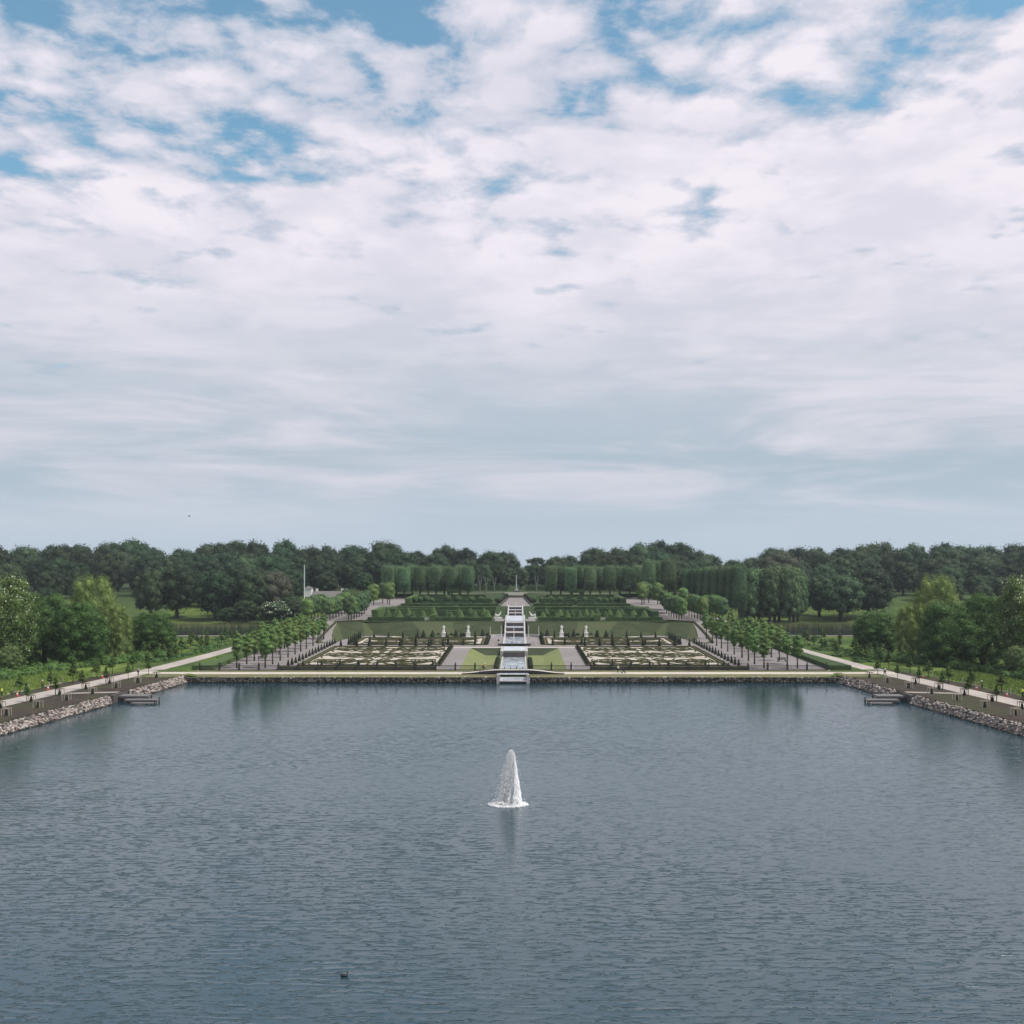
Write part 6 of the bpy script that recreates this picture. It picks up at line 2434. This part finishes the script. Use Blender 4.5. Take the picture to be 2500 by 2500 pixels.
# ------------------------------------------------------------------ house, flagpole, birds, duck
hx, hy = px_x(805, 428), 428
hz = ground_z(hx, hy)
ho = empty('country_house', (hx, hy, hz))
tag(ho, 'long low grey-roofed house with white chimneys half hidden by trees', 'house')
zr = px_z(1443, 428) - hz
b = MB(); b.box((0, 0, (zr - 2.6) / 2), (13.6, 5.4, zr - 2.6)); b.build('wall', PLASTER, ho)
rf = MB()
rf.add([(-7.1, -3.1, zr - 2.7), (7.1, -3.1, zr - 2.7), (7.1, 3.1, zr - 2.7), (-7.1, 3.1, zr - 2.7), (-7.1, 0, zr), (7.1, 0, zr)],
       [(0, 1, 5, 4), (2, 3, 4, 5), (0, 4, 3), (1, 2, 5)])
ro = rf.build('roof', ROOF, ho)
for x in (5.2, -5.4, 6.9):
    b = MB(); b.box((x, 0.3, zr + 0.2), (0.9, 0.8, 1.6)); b.build('chimney', PLASTER, ro)
b = MB(); b.box((-8.8, -0.5, zr - 0.6), (3.2, 3.0, 3.6)); b.build('gable_wing', PLASTER, ho)
b = MB()
b.add([(-10.6, -2.2, zr + 1.1), (-7.0, -2.2, zr + 1.1), (-7.0, 1.2, zr + 1.1), (-10.6, 1.2, zr + 1.1), (-8.8, -0.5, zr + 2.2)], [(0, 1, 4), (1, 2, 4), (2, 3, 4), (3, 0, 4)])
b.build('roof', ROOF, ho)
for x in (-4.5, -1.5, 1.5, 4.5):
    b = MB(); b.box((x, -2.72, zr - 3.8), (1.0, 0.06, 1.3)); b.build('window', BLACK, ho)

fpx = px_x(743, 420)
fo = empty('flagpole', (fpx, 420, ground_z(fpx, 420)))
tag(fo, 'tall bare white flagpole beside the long roofed house', 'flagpole')
ht = px_z(1380, 420) - ground_z(fpx, 420)
b = MB(); b.tube([(0, 0, 0), (0, 0, ht)], [0.26, 0.16], 8); b.build('pole', flat('pole_paint', (0.50, 0.60, 0.58)), fo)
b = MB(); b.lathe([(0.05, -0.2), (0.24, 0.0), (0.05, 0.2)], (0, 0, ht), 8); b.build('finial', WHITE, fo)

# bird
bi = empty('bird', (px_x(462, 240), 240, px_z(1260, 240)), R(30))
tag(bi, 'small dark bird flying in the sky above the left woods', 'bird')
b = MB()
b.lathe([(0.01, -0.28), (0.07, -0.16), (0.09, 0.0), (0.07, 0.12), (0.04, 0.2), (0.015, 0.27)], n=8)
body = b
body.v = [(v[2], v[1], v[0]) for v in body.v]
body.build('body', C_DARK, bi, smooth=True)
for s in (-1, 1):
    b = MB()
    b.add([(0.10, s * 0.05, 0.03), (-0.08, s * 0.05, 0.03), (-0.12, s * 0.26, 0.16), (0.10, s * 0.26, 0.18), (-0.12, s * 0.5, 0.10), (0.0, s * 0.52, 0.10),
           (0.10, s * 0.05, 0.05), (-0.08, s * 0.05, 0.05), (-0.12, s * 0.26, 0.18), (0.10, s * 0.26, 0.2), (-0.12, s * 0.5, 0.12), (0.0, s * 0.52, 0.12)],
          [(0, 1, 2, 3), (3, 2, 4, 5), (9, 8, 7, 6), (11, 10, 8, 9), (0, 3, 9, 6), (3, 5, 11, 9), (1, 7, 8, 2), (2, 8, 10, 4)])
    b.build('wing', C_DARK, bi)

# duck
du = empty('duck', (px_x(840, 61.6), 61.6, 0.0), R(10))
tag(du, 'dark duck with raised head swimming in the foreground of the lake', 'duck')
FEA = flat('dark_feathers', (0.018, 0.018, 0.02), 0.6)
iv, jf = ICO2
V = iv * np.array([0.27, 0.14, 0.11]) + np.array([0, 0, 0.05])
V[:, 2] += np.clip(-V[:, 0] - 0.12, 0, 1) * 0.5
mesh_obj('body', np_mesh('body', V, jf, FEA, smooth=True), du)
b = MB(); b.tube([(0.16, 0, 0.08), (0.24, 0, 0.18), (0.25, 0, 0.27), (0.30, 0, 0.30)], [0.07, 0.05, 0.055, 0.03], 8); b.build('head', FEA, du, smooth=True)
du.scale = (0.85, 0.85, 0.85)
b = MB(); b.box((0.345, 0, 0.285), (0.09, 0.035, 0.02)); b.build('bill', flat('bill', (0.4, 0.3, 0.12)), du)

# drop prototypes that were never placed
def drop(o):
    for c in list(CH.get(o, [])): drop(c)
    bpy.data.objects.remove(o, do_unlink=True)


for lst, us in (FOREST, OPEN, CLIP, LIME, RAMPT, SAP, MASSIVE):
    for o, u in zip(lst, us):
        if not u: drop(o)
